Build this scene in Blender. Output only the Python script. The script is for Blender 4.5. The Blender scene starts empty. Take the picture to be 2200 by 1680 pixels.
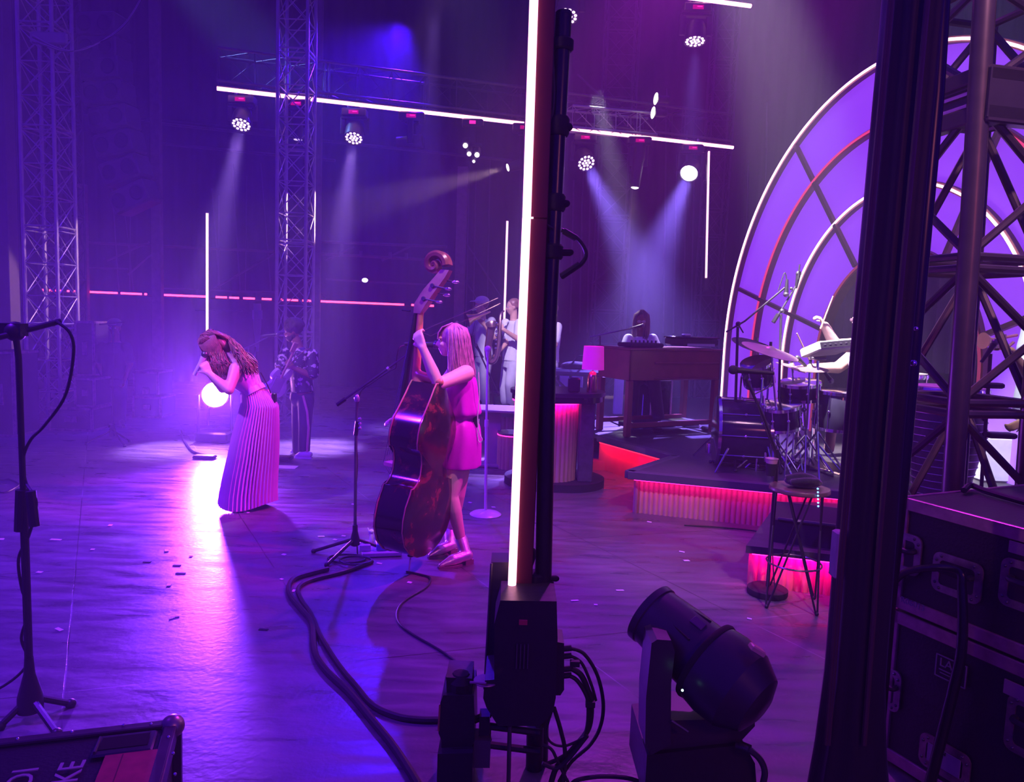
# Concert stage seen from the wings. Settings gathered at the top.
LAMP_E=160; LAMP_P=5500
AMB=(.034,.002,.53); AMBS=1.0
LIGHTS=[
 ((-5.0,4.5,6.0),(-2.5,8.8,1.3),1500,(.8,.4,1),9),      # violet front light on the guitarist
 ((-7.6,11.5,9.0),(-1.5,12.2,3.2),5000,(.25,.4,1),15),   # cool beam crossing the upper left
 ((2.2,.8,5.5),(1.6,5.9,.1),900,(1,.5,.75),26),      # pale pink on the riser fronts
 ((-4.5,3,5.5),(-2.3,6.4,1.0),700,(1,.5,1),11),      # pale pink on the skirt
 # position, aim, power, colour, cone degrees
 ((3.4,4.6,5.8),(-.25,5.3,1.2),2100,(1,.02,.85),18),      # magenta on the bassist from behind her
 ((1.1,3.3,6.0),(-.42,5.1,1.5),1100,(1,.5,.8),11),        # pale top light on the bassist shoulder
 ((2.6,5.2,5.8),(-2.2,6.4,.9),3000,(1,.04,.8),15),      # magenta on the singer
 ((-.6,9.0,6.2),(-2.2,6.45,1.3),1200,(1,.5,.85),8),      # pale rim on the singer back
 ((-4.5,2.5,6.0),(-1.4,5.6,0),2900,(.16,.01,1),62),        # blue wash across the deck from front left
 ((1.5,8.5,6.5),(1.2,3.8,0),2000,(.5,.03,.75),50),        # purple back light on the deck
 ((-2,13,6.5),(-3.8,8,0),3200,(.05,.005,1),70),           # blue back wash
 ((-1.0,4,7),(.15,11.2,1.3),5500,(.8,.6,1),10),               # cool front light on the horns
 ((1.2,12.9,5.6),(1.75,9.75,1.45),5000,(.9,.8,1),12),     # white back light on the keyboard player
 ((.9,5.6,6.3),(3.25,7.2,1.45),14000,(1,.85,1),18),     # white light on the drummer
 ((1.8,3.9,6.0),(4.2,6.2,1.2),3500,(.85,.9,1),15),     # white light on the percussion player
]
import bpy, math, random
from mathutils import Vector as V, Matrix as M4
random.seed(11)
R_=math.radians; PI=math.pi
col=bpy.context.scene.collection
sc=bpy.context.scene
# ---------------------------------------------------------------- camera
FPX=1600.0; PIT=R_(5.71); ROL=R_(2.1); EYE=1.75
cF=V((0,math.cos(PIT),-math.sin(PIT))); cU0=V((0,math.sin(PIT),math.cos(PIT))); cX=V((1,0,0))
cR=cX*math.cos(ROL)+cU0*math.sin(ROL); cU=cU0*math.cos(ROL)-cX*math.sin(ROL); cO=V((0,0,EYE))
cam=bpy.data.cameras.new('camera'); camo=bpy.data.objects.new('camera',cam); col.objects.link(camo)
cam.sensor_fit='HORIZONTAL'; cam.sensor_width=36; cam.lens=36*FPX/2200; cam.clip_start=.05; cam.clip_end=200
mm=M4.Identity(4)
for i in range(3):
    mm[i][0]=cR[i]; mm[i][1]=cU[i]; mm[i][2]=-cF[i]; mm[i][3]=cO[i]
camo.matrix_world=mm; sc.camera=camo
def ray(x,y): return cF+cR*((x-1100)/FPX)-cU*((y-840)/FPX)
def P(x,y,Y):                      # the point seen at pixel (x,y) at distance Y into the stage
    d=ray(x,y); return cO+d*(Y/d.y)
def F(x,y,z=0.0):                  # the point seen at pixel (x,y) at height z
    d=ray(x,y); return cO+d*((z-EYE)/d.z)
def FZ(x,y,z):
    p=F(x,y); return V((p.x,p.y,z))
# ---------------------------------------------------------------- materials
MATS={}
def mat(name,c,rough=.5,metal=0.0,em=None,es=0.0,var=.12,scale=12.0,bump=0.0,spec=.5,trans=0,alpha=1,sheen=0):
    if name in MATS: return MATS[name]
    m=bpy.data.materials.new(name); m.use_nodes=True; nt=m.node_tree; N=nt.nodes; L=nt.links
    b=N['Principled BSDF']; b.inputs['Roughness'].default_value=rough; b.inputs['Metallic'].default_value=metal
    b.inputs['Specular IOR Level'].default_value=spec
    b.inputs['Base Color'].default_value=(*c,1)
    if trans: b.inputs['Transmission Weight'].default_value=trans
    if alpha<1: b.inputs['Alpha'].default_value=alpha
    if sheen: b.inputs['Sheen Weight'].default_value=sheen
    if em is not None:
        b.inputs['Emission Color'].default_value=(*em,1); b.inputs['Emission Strength'].default_value=es
    if var>0 or bump>0:
        tc=N.new('ShaderNodeTexCoord'); no=N.new('ShaderNodeTexNoise'); no.inputs['Scale'].default_value=scale; no.inputs['Detail'].default_value=4
        L.new(tc.outputs['Object'],no.inputs['Vector'])
        if var>0:
            mr=N.new('ShaderNodeMapRange'); mr.inputs[3].default_value=1-var*1.6; mr.inputs[4].default_value=1+var*1.6
            L.new(no.outputs['Fac'],mr.inputs[0])
            mx=N.new('ShaderNodeVectorMath'); mx.operation='SCALE'; mx.inputs[0].default_value=c
            L.new(mr.outputs[0],mx.inputs['Scale']); L.new(mx.outputs[0],b.inputs['Base Color'])
        if bump>0:
            bp=N.new('ShaderNodeBump'); bp.inputs['Strength'].default_value=bump; bp.inputs['Distance'].default_value=.01
            L.new(no.outputs['Fac'],bp.inputs['Height']); L.new(bp.outputs[0],b.inputs['Normal'])
    MATS[name]=m; return m
def glow(name,c,s): return mat(name,(.02,.02,.02),.5,0,c,s,var=0)
BLK=mat('black_paint',(.018,.017,.02),.45)
BLKM=mat('black_matte',(.012,.012,.014),.8)
BLKG=mat('black_gloss',(.015,.015,.017),.18)
RUB=mat('rubber',(.02,.02,.022),.6)
ALU=mat('aluminium',(.55,.53,.52),.35,.9,var=.1)
STEEL=mat('dark_steel',(.16,.15,.16),.4,.8,var=.2)
CHR=mat('chrome',(.85,.85,.87),.12,1,var=.03)
CLOTHB=mat('black_cloth',(.015,.014,.018),.9,bump=.3,scale=60,sheen=.3)
SKIN=mat('skin',(.62,.36,.26),.5,var=.05)
SKIND=mat('skin_dark',(.2,.09,.05),.45,var=.05)
WHITE=mat('white_fabric',(.72,.72,.74),.85,var=.05,bump=.2,scale=30)
WOODD=mat('walnut',(.13,.045,.025),.35,var=.35,scale=9)
# ---------------------------------------------------------------- objects
WM={}
def tagp(o,label=None,cat=None,group=None,kind=None):
    if label: o['label']=label
    if cat: o['category']=cat
    if group: o['group']=group
    if kind: o['kind']=kind
    return o
def thing(name,label,cat,loc=(0,0,0),rz=0,group=None,mw=None):
    o=bpy.data.objects.new(name,None); col.objects.link(o); o.empty_display_size=.1
    if mw is None: mw=M4.Translation(V(loc))@M4.Rotation(rz,4,'Z')
    o.matrix_world=mw; WM[o]=mw
    tagp(o,label,cat,group); return o
def link(name,me,material,parent=None,world=True):
    if world and parent is not None:
        me.transform(WM[parent].inverted())
    o=bpy.data.objects.new(name,me); col.objects.link(o)
    if material is not None: me.materials.append(material)
    if parent is not None:
        o.parent=parent; WM[o]=WM[parent]
    else: WM[o]=M4.Identity(4)
    return o
def copy_tree(o,parent=None,mw=None,**kw):
    c=o.copy(); col.objects.link(c)
    if parent is not None: c.parent=parent
    if mw is not None: c.matrix_world=mw; WM[c]=mw
    for k,v in kw.items(): c[k]=v
    for ch in list(o.children): copy_tree(ch,c)
    return c
def frame(z,x=None):               # 3x3 with given z axis
    z=V(z).normalized(); a=V(x) if x is not None else (V((1,0,0)) if abs(z.x)<.9 else V((0,1,0)))
    y=z.cross(a).normalized(); x=y.cross(z)
    return M4((x,y,z)).transposed()
def xf(o,z=(0,0,1),x=None): # 4x4 at origin o with z axis
    m=frame(z,x).to_4x4(); m.translation=V(o); return m
class MB:
    def __init__(s): s.v=[]; s.f=[]
    def add(s,vs,fs,m=None):
        n=len(s.v)
        s.v+= [ (m@V(q)) if m is not None else V(q) for q in vs]
        s.f+= [tuple(i+n for i in f) for f in fs]; return s
    def box(s,c,d,m=None,bev=0):
        x,y,z=c; a,b,h=d[0]/2,d[1]/2,d[2]/2
        if bev<=0:
            vs=[(x+i*a,y+j*b,z+k*h) for i in(-1,1) for j in(-1,1) for k in(-1,1)]
            fs=[(0,1,3,2),(4,6,7,5),(0,4,5,1),(2,3,7,6),(0,2,6,4),(1,5,7,3)]
            return s.add(vs,fs,m)
        e=min(bev,a*.95,b*.95,h*.95)
        rings=[(-h,e),(-h+e,0),(h-e,0),(h,e)]
        vs=[];fs=[]
        for zz,ins in rings:
            A,B=a-ins,b-ins; q=e*.7
            for px_,py_ in ((-A,-B+q),(-A+q,-B),(A-q,-B),(A,-B+q),(A,B-q),(A-q,B),(-A+q,B),(-A,B-q)):
                vs.append((x+px_,y+py_,z+zz))
        for r in range(3):
            for i in range(8):
                j=(i+1)%8; fs.append((r*8+i,r*8+j,r*8+8+j,r*8+8+i))
        fs.append(tuple(range(7,-1,-1))); fs.append(tuple(range(24,32)))
        return s.add(vs,fs,m)
    def tube(s,pts,r,n=8,closed=False,flat=1.0):
        pts=[V(p) for p in pts]; k=len(pts)
        if k<2: return s
        rs=r if isinstance(r,(list,tuple)) else [r]*k
        if len(rs)!=k: rs=[rs[min(int(i*(len(rs)-1)/(k-1)+.5),len(rs)-1)] for i in range(k)]
        vs=[];fs=[]; prev=None
        for i,p in enumerate(pts):
            if closed: t=(pts[(i+1)%k]-pts[i-1])
            else: t=(pts[min(i+1,k-1)]-pts[max(i-1,0)])
            if t.length<1e-9: t=V((0,0,1))
            t.normalize()
            if prev is None:
                a=V((0,0,1)) if abs(t.z)<.9 else V((1,0,0))
                u=t.cross(a).normalized()
            else:
                u=(prev-t*prev.dot(t))
                u=u.normalized() if u.length>1e-6 else t.orthogonal().normalized()
            prev=u; w=t.cross(u)
            for j in range(n):
                an=2*PI*j/n; vs.append(p+(u*math.cos(an)+w*math.sin(an)*flat)*rs[i])
        for i in range(k if closed else k-1):
            i2=(i+1)%k
            for j in range(n):
                j2=(j+1)%n; fs.append((i*n+j,i*n+j2,i2*n+j2,i2*n+j))
        if not closed:
            fs.append(tuple(range(n-1,-1,-1))); fs.append(tuple((k-1)*n+j for j in range(n)))
        return s.add(vs,fs)
    def lathe(s,prof,m=None,n=24,sx=1.0,sy=1.0):   # profile (r,z) about local z
        vs=[];fs=[];k=len(prof)
        for r,z in prof:
            for j in range(n):
                a=2*PI*j/n; vs.append((r*math.cos(a)*sx,r*math.sin(a)*sy,z))
        for i in range(k-1):
            for j in range(n):
                j2=(j+1)%n; fs.append((i*n+j,i*n+j2,(i+1)*n+j2,(i+1)*n+j))
        fs.append(tuple(range(n-1,-1,-1))); fs.append(tuple((k-1)*n+j for j in range(n)))
        return s.add(vs,fs,m)
    def cyl(s,p0,p1,r,n=16): return s.tube([p0,p1],r,n)
    def ball(s,c,r,m=None,n=12,k=8):
        rx,ry,rz=(r,r,r) if not isinstance(r,(tuple,list)) else r
        vs=[];fs=[]
        for i in range(1,k):
            t=PI*i/k
            for j in range(n):
                a=2*PI*j/n; vs.append((c[0]+rx*math.sin(t)*math.cos(a),c[1]+ry*math.sin(t)*math.sin(a),c[2]-rz*math.cos(t)))
        b=len(vs); vs+=[(c[0],c[1],c[2]-rz),(c[0],c[1],c[2]+rz)]
        for i in range(k-2):
            for j in range(n):
                j2=(j+1)%n; fs.append((i*n+j,i*n+j2,(i+1)*n+j2,(i+1)*n+j))
        for j in range(n):
            j2=(j+1)%n; fs.append((b,j2,j)); fs.append((b+1,(k-2)*n+j,(k-2)*n+j2))
        return s.add(vs,fs,m)
    def prism(s,poly,z0,z1,m=None):
        n=len(poly); vs=[(x,y,z0) for x,y in poly]+[(x,y,z1) for x,y in poly]
        ar=sum(poly[i][0]*poly[(i+1)%n][1]-poly[(i+1)%n][0]*poly[i][1] for i in range(n))
        fs=[tuple(range(n-1,-1,-1)),tuple(range(n,2*n))]+[(i,(i+1)%n,n+(i+1)%n,n+i) for i in range(n)]
        if ar<0: fs=[f[::-1] for f in fs]
        return s.add(vs,fs,m)
    def loft(s,rings,cap=True,closed=True):
        n=len(rings[0]); vs=[q for r in rings for q in r]; fs=[]
        for i in range(len(rings)-1):
            for j in range(n if closed else n-1):
                j2=(j+1)%n; fs.append((i*n+j,i*n+j2,(i+1)*n+j2,(i+1)*n+j))
        if cap and closed: fs.append(tuple(range(n-1,-1,-1))); fs.append(tuple((len(rings)-1)*n+j for j in range(n)))
        return s.add(vs,fs)
    def cone(s,p0,r0,p1,r1,n=12):     # capsule with two radii
        p0=V(p0);p1=V(p1);d=p1-p0;L=d.length
        if L<1e-6: return s.ball(p0,max(r0,r1))
        prof=[]
        for i in range(4): a=-PI/2+PI/2*i/4; prof.append((max(r0*math.cos(a),1e-4),r0*math.sin(a)))
        prof.append((r0,0)); prof.append((r1,L))
        for i in range(1,5): a=PI/2*i/4; prof.append((max(r1*math.cos(a),1e-4),L+r1*math.sin(a)))
        return s.lathe(prof,xf(p0,d),n)
    def mesh(s,name):
        me=bpy.data.meshes.new(name); me.from_pydata([tuple(q) for q in s.v],[],s.f); me.update(); return me
    def build(s,name,material,parent=None,smooth=True,ang=35,world=True):
        me=s.mesh(name)
        if smooth:
            me.polygons.foreach_set('use_smooth',[True]*len(me.polygons))
            me.set_sharp_from_angle(angle=R_(ang))
        return link(name,me,material,parent,world)
    def remesh(s,name,material,parent=None,vox=.01,it=3,fac=.5):
        me=s.mesh(name); o=bpy.data.objects.new('tmp',me); col.objects.link(o)
        a=o.modifiers.new('r','REMESH'); a.mode='VOXEL'; a.voxel_size=vox; a.use_smooth_shade=True
        if it:
            b=o.modifiers.new('s','SMOOTH'); b.iterations=it; b.factor=fac
        dg=bpy.context.evaluated_depsgraph_get(); dg.update()
        m2=bpy.data.meshes.new_from_object(o.evaluated_get(dg)); m2.name=name
        bpy.data.objects.remove(o); bpy.data.meshes.remove(me)
        m2.polygons.foreach_set('use_smooth',[True]*len(m2.polygons)); m2.materials.clear()
        return link(name,m2,material,parent)
def bez(pts,n=8,closed=False):       # catmull-rom through points
    pts=[V(p) for p in pts]; k=len(pts); out=[]
    for i in range(k if closed else k-1):
        if closed: a,b,c,d=pts[(i-1)%k],pts[i],pts[(i+1)%k],pts[(i+2)%k]
        else: a,b,c,d=pts[max(i-1,0)],pts[i],pts[i+1],pts[min(i+2,k-1)]
        for j in range(n):
            t=j/n; out.append(.5*((2*b)+(c-a)*t+(2*a-5*b+4*c-d)*t*t+(3*b-a-3*c+d)*t*t*t))
    if not closed: out.append(pts[-1])
    return out
def struct(name,mb,m,**k):
    o=mb.build(name,m,None,**k); o['kind']='structure'; return o
def spot(name,parent,loc,aim,power,color,deg,blend=.4,rad=.08,label=None):
    l=bpy.data.lights.new(name,'SPOT'); l.energy=power; l.color=color; l.spot_size=R_(deg); l.spot_blend=blend; l.shadow_soft_size=rad
    o=bpy.data.objects.new(name,l); col.objects.link(o)
    m=xf(loc,-(V(aim)-V(loc)))
    if parent is not None:
        o.parent=parent; o.matrix_parent_inverse=M4.Identity(4); o.matrix_basis=WM[parent].inverted()@m
    else: o.matrix_world=m
    return o
def area(name,loc,aim,power,color,sx,sy):
    l=bpy.data.lights.new(name,'AREA'); l.energy=power; l.color=color; l.shape='RECTANGLE'; l.size=sx; l.size_y=sy
    o=bpy.data.objects.new(name,l); col.objects.link(o); o.matrix_world=xf(loc,-(V(aim)-V(loc))); return o
# ================================================================ setting
def floor_material():
    m=bpy.data.materials.new('stage_deck'); m.use_nodes=True; nt=m.node_tree; N=nt.nodes; L=nt.links
    b=N['Principled BSDF']; tc=N.new('ShaderNodeTexCoord')
    def dotv(v):
        d=N.new('ShaderNodeVectorMath'); d.operation='DOT_PRODUCT'; d.inputs[1].default_value=v; L.new(tc.outputs['Object'],d.inputs[0]); return d.outputs['Value']
    def math_(op,a,bv,c=None):
        q=N.new('ShaderNodeMath'); q.operation=op
        for i,vv in enumerate((a,bv,c)):
            if vv is None: continue
            if isinstance(vv,(int,float)): q.inputs[i].default_value=vv
            else: L.new(vv,q.inputs[i])
        return q.outputs[0]
    def noise(scale,det=6,vec=None,dist=0):
        n=N.new('ShaderNodeTexNoise'); n.inputs['Scale'].default_value=scale; n.inputs['Detail'].default_value=det; n.inputs['Distortion'].default_value=dist
        L.new(vec or tc.outputs['Object'],n.inputs['Vector']); return n.outputs['Fac']
    wob=math_('MULTIPLY',noise(3,3),.012)
    def seam(v,off,sp,w):
        a=math_('ADD',dotv(v),wob); a=math_('SUBTRACT',a,off); a=math_('ADD',a,sp*40.5)
        a=math_('MODULO',a,sp); a=math_('SUBTRACT',a,sp/2); a=math_('ABSOLUTE',a,None)
        return math_('LESS_THAN',a,w)
    # panel joints measured along the deck's own axes
    s1=seam((.874,.485,0),-.161,1.17,.0035); s2=seam((-.31,.95,0),5.36,1.72,.0035)
    sm=math_('MAXIMUM',s1,s2)
    map_=N.new('ShaderNodeMapping'); map_.inputs['Rotation'].default_value=(0,0,R_(-18)); map_.inputs['Scale'].default_value=(1,5,1); L.new(tc.outputs['Object'],map_.inputs[0])
    streak=noise(2.2,8,map_.outputs[0],.6); blot=noise(1.1,7); fine=noise(34,6)
    scr=N.new('ShaderNodeTexNoise'); scr.inputs['Scale'].default_value=5; scr.inputs['Detail'].default_value=9; scr.inputs['Roughness'].default_value=.72
    mp2=N.new('ShaderNodeMapping'); mp2.inputs['Rotation'].default_value=(0,0,R_(28)); mp2.inputs['Scale'].default_value=(1,7,1); L.new(tc.outputs['Object'],mp2.inputs[0]); L.new(mp2.outputs[0],scr.inputs['Vector'])
    r=N.new('ShaderNodeMapRange'); r.inputs[1].default_value=.3;r.inputs[2].default_value=.72; L.new(math_('ADD',math_('MULTIPLY',streak,.6),math_('MULTIPLY',blot,.4)),r.inputs[0])
    cr=N.new('ShaderNodeValToRGB'); cr.color_ramp.elements[0].color=(.06,.058,.062,1); cr.color_ramp.elements[1].color=(.19,.18,.19,1)
    L.new(r.outputs[0],cr.inputs[0])
    sr=N.new('ShaderNodeMapRange'); sr.inputs[1].default_value=.66; sr.inputs[2].default_value=.72; L.new(scr.outputs['Fac'],sr.inputs[0])
    mx=N.new('ShaderNodeMix'); mx.data_type='RGBA'; L.new(math_('MULTIPLY',sr.outputs[0],.35),mx.inputs[0]); L.new(cr.outputs[0],mx.inputs[6]); mx.inputs[7].default_value=(.42,.42,.42,1)
    # joints are pale where tape residue and dust sit, dark elsewhere
    sc_=N.new('ShaderNodeValToRGB'); sc_.color_ramp.elements[0].position=.5; sc_.color_ramp.elements[0].color=(.02,.02,.02,1); sc_.color_ramp.elements[1].position=.62; sc_.color_ramp.elements[1].color=(.3,.3,.3,1)
    L.new(noise(.8,2),sc_.inputs[0])
    m2=N.new('ShaderNodeMix'); m2.data_type='RGBA'; L.new(sm,m2.inputs[0]); L.new(mx.outputs[2],m2.inputs[6]); L.new(sc_.outputs[0],m2.inputs[7])
    L.new(m2.outputs[2],b.inputs['Base Color'])
    rr=N.new('ShaderNodeMapRange'); rr.inputs[1].default_value=.3; rr.inputs[2].default_value=.7; rr.inputs[3].default_value=.24; rr.inputs[4].default_value=.48; L.new(streak,rr.inputs[0]); L.new(rr.outputs[0],b.inputs['Roughness'])
    bp=N.new('ShaderNodeBump'); bp.inputs['Strength'].default_value=.35; bp.inputs['Distance'].default_value=.004
    L.new(math_('ADD',fine,math_('MULTIPLY',sm,-3)),bp.inputs['Height']); L.new(bp.outputs[0],b.inputs['Normal'])
    return m
fl_=MB(); fl_.box((1,8,-.06),(34,26,.12)); struct('floor',fl_,floor_material(),smooth=False)
def drape(name,a,b,h,amp=.07,per=.42,material=CLOTHB,z0=0,thick=.03):
    a=V(a);b=V(b);d=(b-a);L=d.length;d.normalize();n=V((-d.y,d.x,0));k=int(L/per*8); rings=[]
    ph=random.random()*6
    for zi in range(2):
        row=[]
        z=z0+zi*h
        for i in range(k+1):
            s=L*i/k; w=amp*(math.sin(2*PI*s/per+ph)+.5*math.sin(2*PI*s/(per*2.7)+1))
            row.append(a+d*s+n*w+V((0,0,z)))
        for i in range(k,-1,-1):
            s=L*i/k; w=amp*(math.sin(2*PI*s/per+ph)+.5*math.sin(2*PI*s/(per*2.7)+1))+thick
            row.append(a+d*s+n*w+V((0,0,z)))
        rings.append(row)
    mb=MB(); mb.loft(rings,cap=False); return struct(name,mb,material,ang=80)
DR=mat('stage_drape',(.016,.013,.018),.85,bump=.2,scale=20)
drape('wall_back',(-11,16.6,0),(12,18.2,0),12,material=DR)
drape('wall_left',(-8.6,10.2,0),(-11,16.6,0),12,amp=.1,per=.6,material=DR)
drape('wall_right',(12,18.2,0),(9.5,4,0),12,amp=.1,per=.6,material=DR)
# haze filling the stage
def haze():
    mb=MB(); mb.box((0,8.9,5.2),(17,15.4,10.38)); o=mb.build('stage_haze',None,None,smooth=False)
    m=bpy.data.materials.new('haze'); m.use_nodes=True; nt=m.node_tree; nt.nodes.clear()
    out=nt.nodes.new('ShaderNodeOutputMaterial'); v=nt.nodes.new('ShaderNodeVolumeScatter')
    v.inputs['Color'].default_value=(1,1,1,1); v.inputs['Density'].default_value=HAZE; v.inputs['Anisotropy'].default_value=.25
    nt.links.new(v.outputs[0],out.inputs['Volume']); o.data.materials.append(m)
    tagp(o,'thin theatrical haze hanging over the whole stage','haze',kind='stuff')
HAZE=.015
haze()


# ================================================================ trusses
def box_truss(name,label,cat,p0,p1,w,r,nb,material,xdir=(1,0,0),pipe=.5,cross=True,group=None):
    p0=V(p0);p1=V(p1); t=thing(name,label,cat,p0,group=group)
    d=(p1-p0); L=d.length; m=xf(p0,d,xdir)
    cs=[(-1,-1),(1,-1),(1,1),(-1,1)]; h=w/2
    for a,b in cs:
        mb=MB(); mb.tube([m@V((a*h,b*h,0)),m@V((a*h,b*h,L))],r,10); mb.build('chord',material,t)
    for k in range(4):
        (a,b),(c,d_)=cs[k],cs[(k+1)%4]; mb=MB()
        for i in range(nb):
            z0=L*i/nb;z1=L*(i+1)/nb
            q0=m@V((a*h,b*h,z0));q1=m@V((c*h,d_*h,z1));mb.tube([q0,q1],r*pipe*.6,6)
            if cross: mb.tube([m@V((c*h,d_*h,z0)),m@V((a*h,b*h,z1))],r*pipe*.6,6)
            mb.tube([m@V((a*h,b*h,z0)),m@V((c*h,d_*h,z0))],r*pipe*.7,6)
            if i and i%3==0: mb.tube([m@V((a*h,b*h,z0+.06)),m@V((c*h,d_*h,z0+.06))],r*pipe,6)
        mb.build('lacing',material,t)
    return t
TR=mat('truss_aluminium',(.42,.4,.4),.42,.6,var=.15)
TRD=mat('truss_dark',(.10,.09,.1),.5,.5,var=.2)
def vert(x0,y0,x1,y1,Y): return P(x0,y0,Y),P(x1,y1,Y)
b=F(118,905); box_truss('truss_tower','tall bare aluminium truss tower at far left, wound with a cable','truss',(b.x,b.y,0),(b.x,b.y,7.2),.46,.027,16,TR)
TL=b
b=FZ(632,912,0); box_truss('truss_tower','aluminium truss tower rising behind the guitarist','truss',(b.x,b.y,0),(b.x,b.y,7.6),.42,.026,17,TR)
TMID=b
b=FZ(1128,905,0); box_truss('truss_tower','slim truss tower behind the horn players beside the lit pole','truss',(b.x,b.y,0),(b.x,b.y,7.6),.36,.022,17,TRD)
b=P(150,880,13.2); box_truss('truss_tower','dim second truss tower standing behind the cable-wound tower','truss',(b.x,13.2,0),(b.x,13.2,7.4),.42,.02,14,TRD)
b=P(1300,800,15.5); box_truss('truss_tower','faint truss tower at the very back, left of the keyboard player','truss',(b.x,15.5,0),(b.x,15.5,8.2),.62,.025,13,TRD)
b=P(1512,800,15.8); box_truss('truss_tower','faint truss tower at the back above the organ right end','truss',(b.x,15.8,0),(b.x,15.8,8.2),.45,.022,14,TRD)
# cable bundle wound on the left tower and swagging up to the right
t=thing('cable_bundle','bundle of cables tied round left truss tower and swagging up','cable',P(110,90,10.3))
for k in range(4):
    o=k*2.5; mb=MB(); mb.tube(bez([P(70,75+o*2,TL.y-.28),P(100,92+o,TL.y-.33),P(142,108+o*.4,TL.y-.3),P(185,104-o*.5,TL.y),P(235,78+o*.4,TL.y),P(275,42+o*.6,TL.y),P(315,-25+o,TL.y)],8),.009,6); mb.build('cable',RUB if k%2 else mat('grey_cable',(.4,.38,.38),.5),t)
mb=MB(); mb.box(tuple(P(105,82,TL.y-.26)),(.5,.05,.16),bev=.02); mb.build('strap_wrap',mat('strap',(.25,.24,.26),.7),t)
# far scaffolding behind
POST=mat('post_paint',(.18,.13,.13),.6,var=.25)
def post(x,y,Y,w,h,label,material=POST):
    p=P(x,y,Y); mb=MB(); mb.box((p.x,Y,h/2),(w,w*.7,h),bev=.01); o=mb.build('post',material); tagp(o,label,'post'); return o
post(341,800,13.5,.17,8.0,'flat upright post between the left tower and the middle tower')
post(183,700,14.1,.15,3.9,'short upright post just right of the left truss tower')
post(680,700,13.0,.12,7.8,'narrow upright post right of the tower behind the guitarist')
post(12,700,11.2,.32,7.5,'broad dark column at the left edge of the stage',mat('column_dark',(.12,.09,.1),.7))
post(985,700,14.8,.2,4.6,'dark post behind the double bass scroll')
t=thing('scaffold_frame','dark scaffold frame with rails and diagonals along the back','scaffold',P(400,860,14.6)*1)
Z=14.9
def rail(pts,r=.02,nm='rail'): mb=MB(); mb.tube([P(*q) for q in pts],r,6); mb.build(nm,TRD,t)
rail([(180,248,Z),(1100,345,Z)],.03);rail([(285,252,Z),(620,283,Z)],.016);rail([(345,308,Z),(720,345,Z)],.03);rail([(190,521,Z),(590,540,Z)],.03);rail([(190,575,Z),(275,578,Z)],.02);rail([(350,620,Z),(590,628,Z)],.02)
rail([(690,519,Z),(960,530,Z)],.03);rail([(690,545,Z),(960,560,Z)],.03);rail([(420,666,Z),(520,668,Z)],.02);rail([(700,600,Z),(930,612,Z)],.02)
for q in ((230,560,320,520),(460,620,590,545),(275,590,345,530),(590,545,700,640),(700,560,760,530),(820,560,880,530),(1000,520,1090,660),(960,540,1060,700),(1240,160,1300,215)):
    rail([(q[0],q[1],Z),(q[2],q[3],Z)],.02,'brace')
for x in (240,262,280,455,470,500,530,560): rail([(x,400+random.randint(-60,40),Z),(x+random.randint(-12,26),625,Z)],.012,'guy_wire')
for x in (1225,1245,1262,1425,1447,1468,1485,1000,1015,1045,1600,1640): rail([(x+8,330+random.randint(-150,60),Z+.6),(x,715,Z+.6)],.018,'hanging_pipe')
# small signs / boxes on back
for x,y in ((727,545),(775,545),(838,548),(873,550)):
    mb=MB(); mb.box(tuple(P(x,y,Z-.1)),(.05,.05,.11)); mb.build('clamp',TRD,t)
# ================================================================ red LED line
t=thing('led_strip','long broken red LED line along the low rail at the back','led strip',P(100,624,14.2))
LR=glow('led_red',(1,.03,.08),9)
mb=MB()
def lp(x):
    q=x-90; return (x,623+q*.0405+0.0*q)
mb2=MB(); mb2.tube([P(92,626,14.3),P(930,660,14.3)],.022,6); mb2.build('mounting_rail',BLK,t)
for a_,b_ in ((91,112),(120,134),(145,148),(158,165),(171,178),(192,252),(260,304),(311,315),(333,343),(348,450),(464,487),(493,513),(523,547),(563,583),(592,597),(604,640),(650,670),(684,868),(884,932)):
    mb=MB(); mb.tube([P(*lp(a_),14.22),P(*lp(b_),14.22)],.021,6); mb.build('lit_segment',LR,t)
# ================================================================ LED tube bars
TW=glow('led_tube_white_pink',(1,.36,.56),4.5)
TWS=glow('led_tube_soft',(1,.5,.72),2.2)
def led_bar(label,p0,p1,w,em=TW,back=(0,1,0),nm='led_tube'):
    t=thing(nm,label,'led tube',p0); d=V(back)
    mb=MB(); mb.tube([p0,p1],w/2,10); mb.build('diffuser',em,t)
    ax=(V(p1)-V(p0)); m=xf(V(p0)+d*(w*.95),ax,d); mb=MB(); mb.box((0,0,ax.length/2),(w*1.0,w*1.25,ax.length+w),m,bev=w*.1); mb.build('housing',BLK,t)
    return t
Lf=P(466,190,11.1); Rt=P(1575,317,13.7)
def onbar(x):    # point on the bar under pixel column x
    best=None
    for i in range(401):
        q=Lf.lerp(Rt,i/400.); dd=V((q.x,q.y,q.z))-cO; px=1100+FPX*dd.dot(cR)/dd.dot(cF)
        if best is None or abs(px-x)<best[0]: best=(abs(px-x),q)
    return best[1]
led_bar('long horizontal pink-white LED tube under the main lighting truss',Lf,Rt,.055,back=(0,1,.6))
up=V((0,0,1)); tdir=(Rt-Lf).normalized(); side=V((-tdir.y,tdir.x,0)).normalized()
c0=Lf+up*.36+side*.3; c1=Rt+up*.36+side*.3
box_truss('lighting_truss','horizontal lighting truss carrying the moving heads across the stage','truss',c0,c1,.46,.022,17,TRD,xdir=(0,0,1),cross=False)
h0=P(1225,228,12.4);h1=P(1410,246,12.9)
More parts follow.
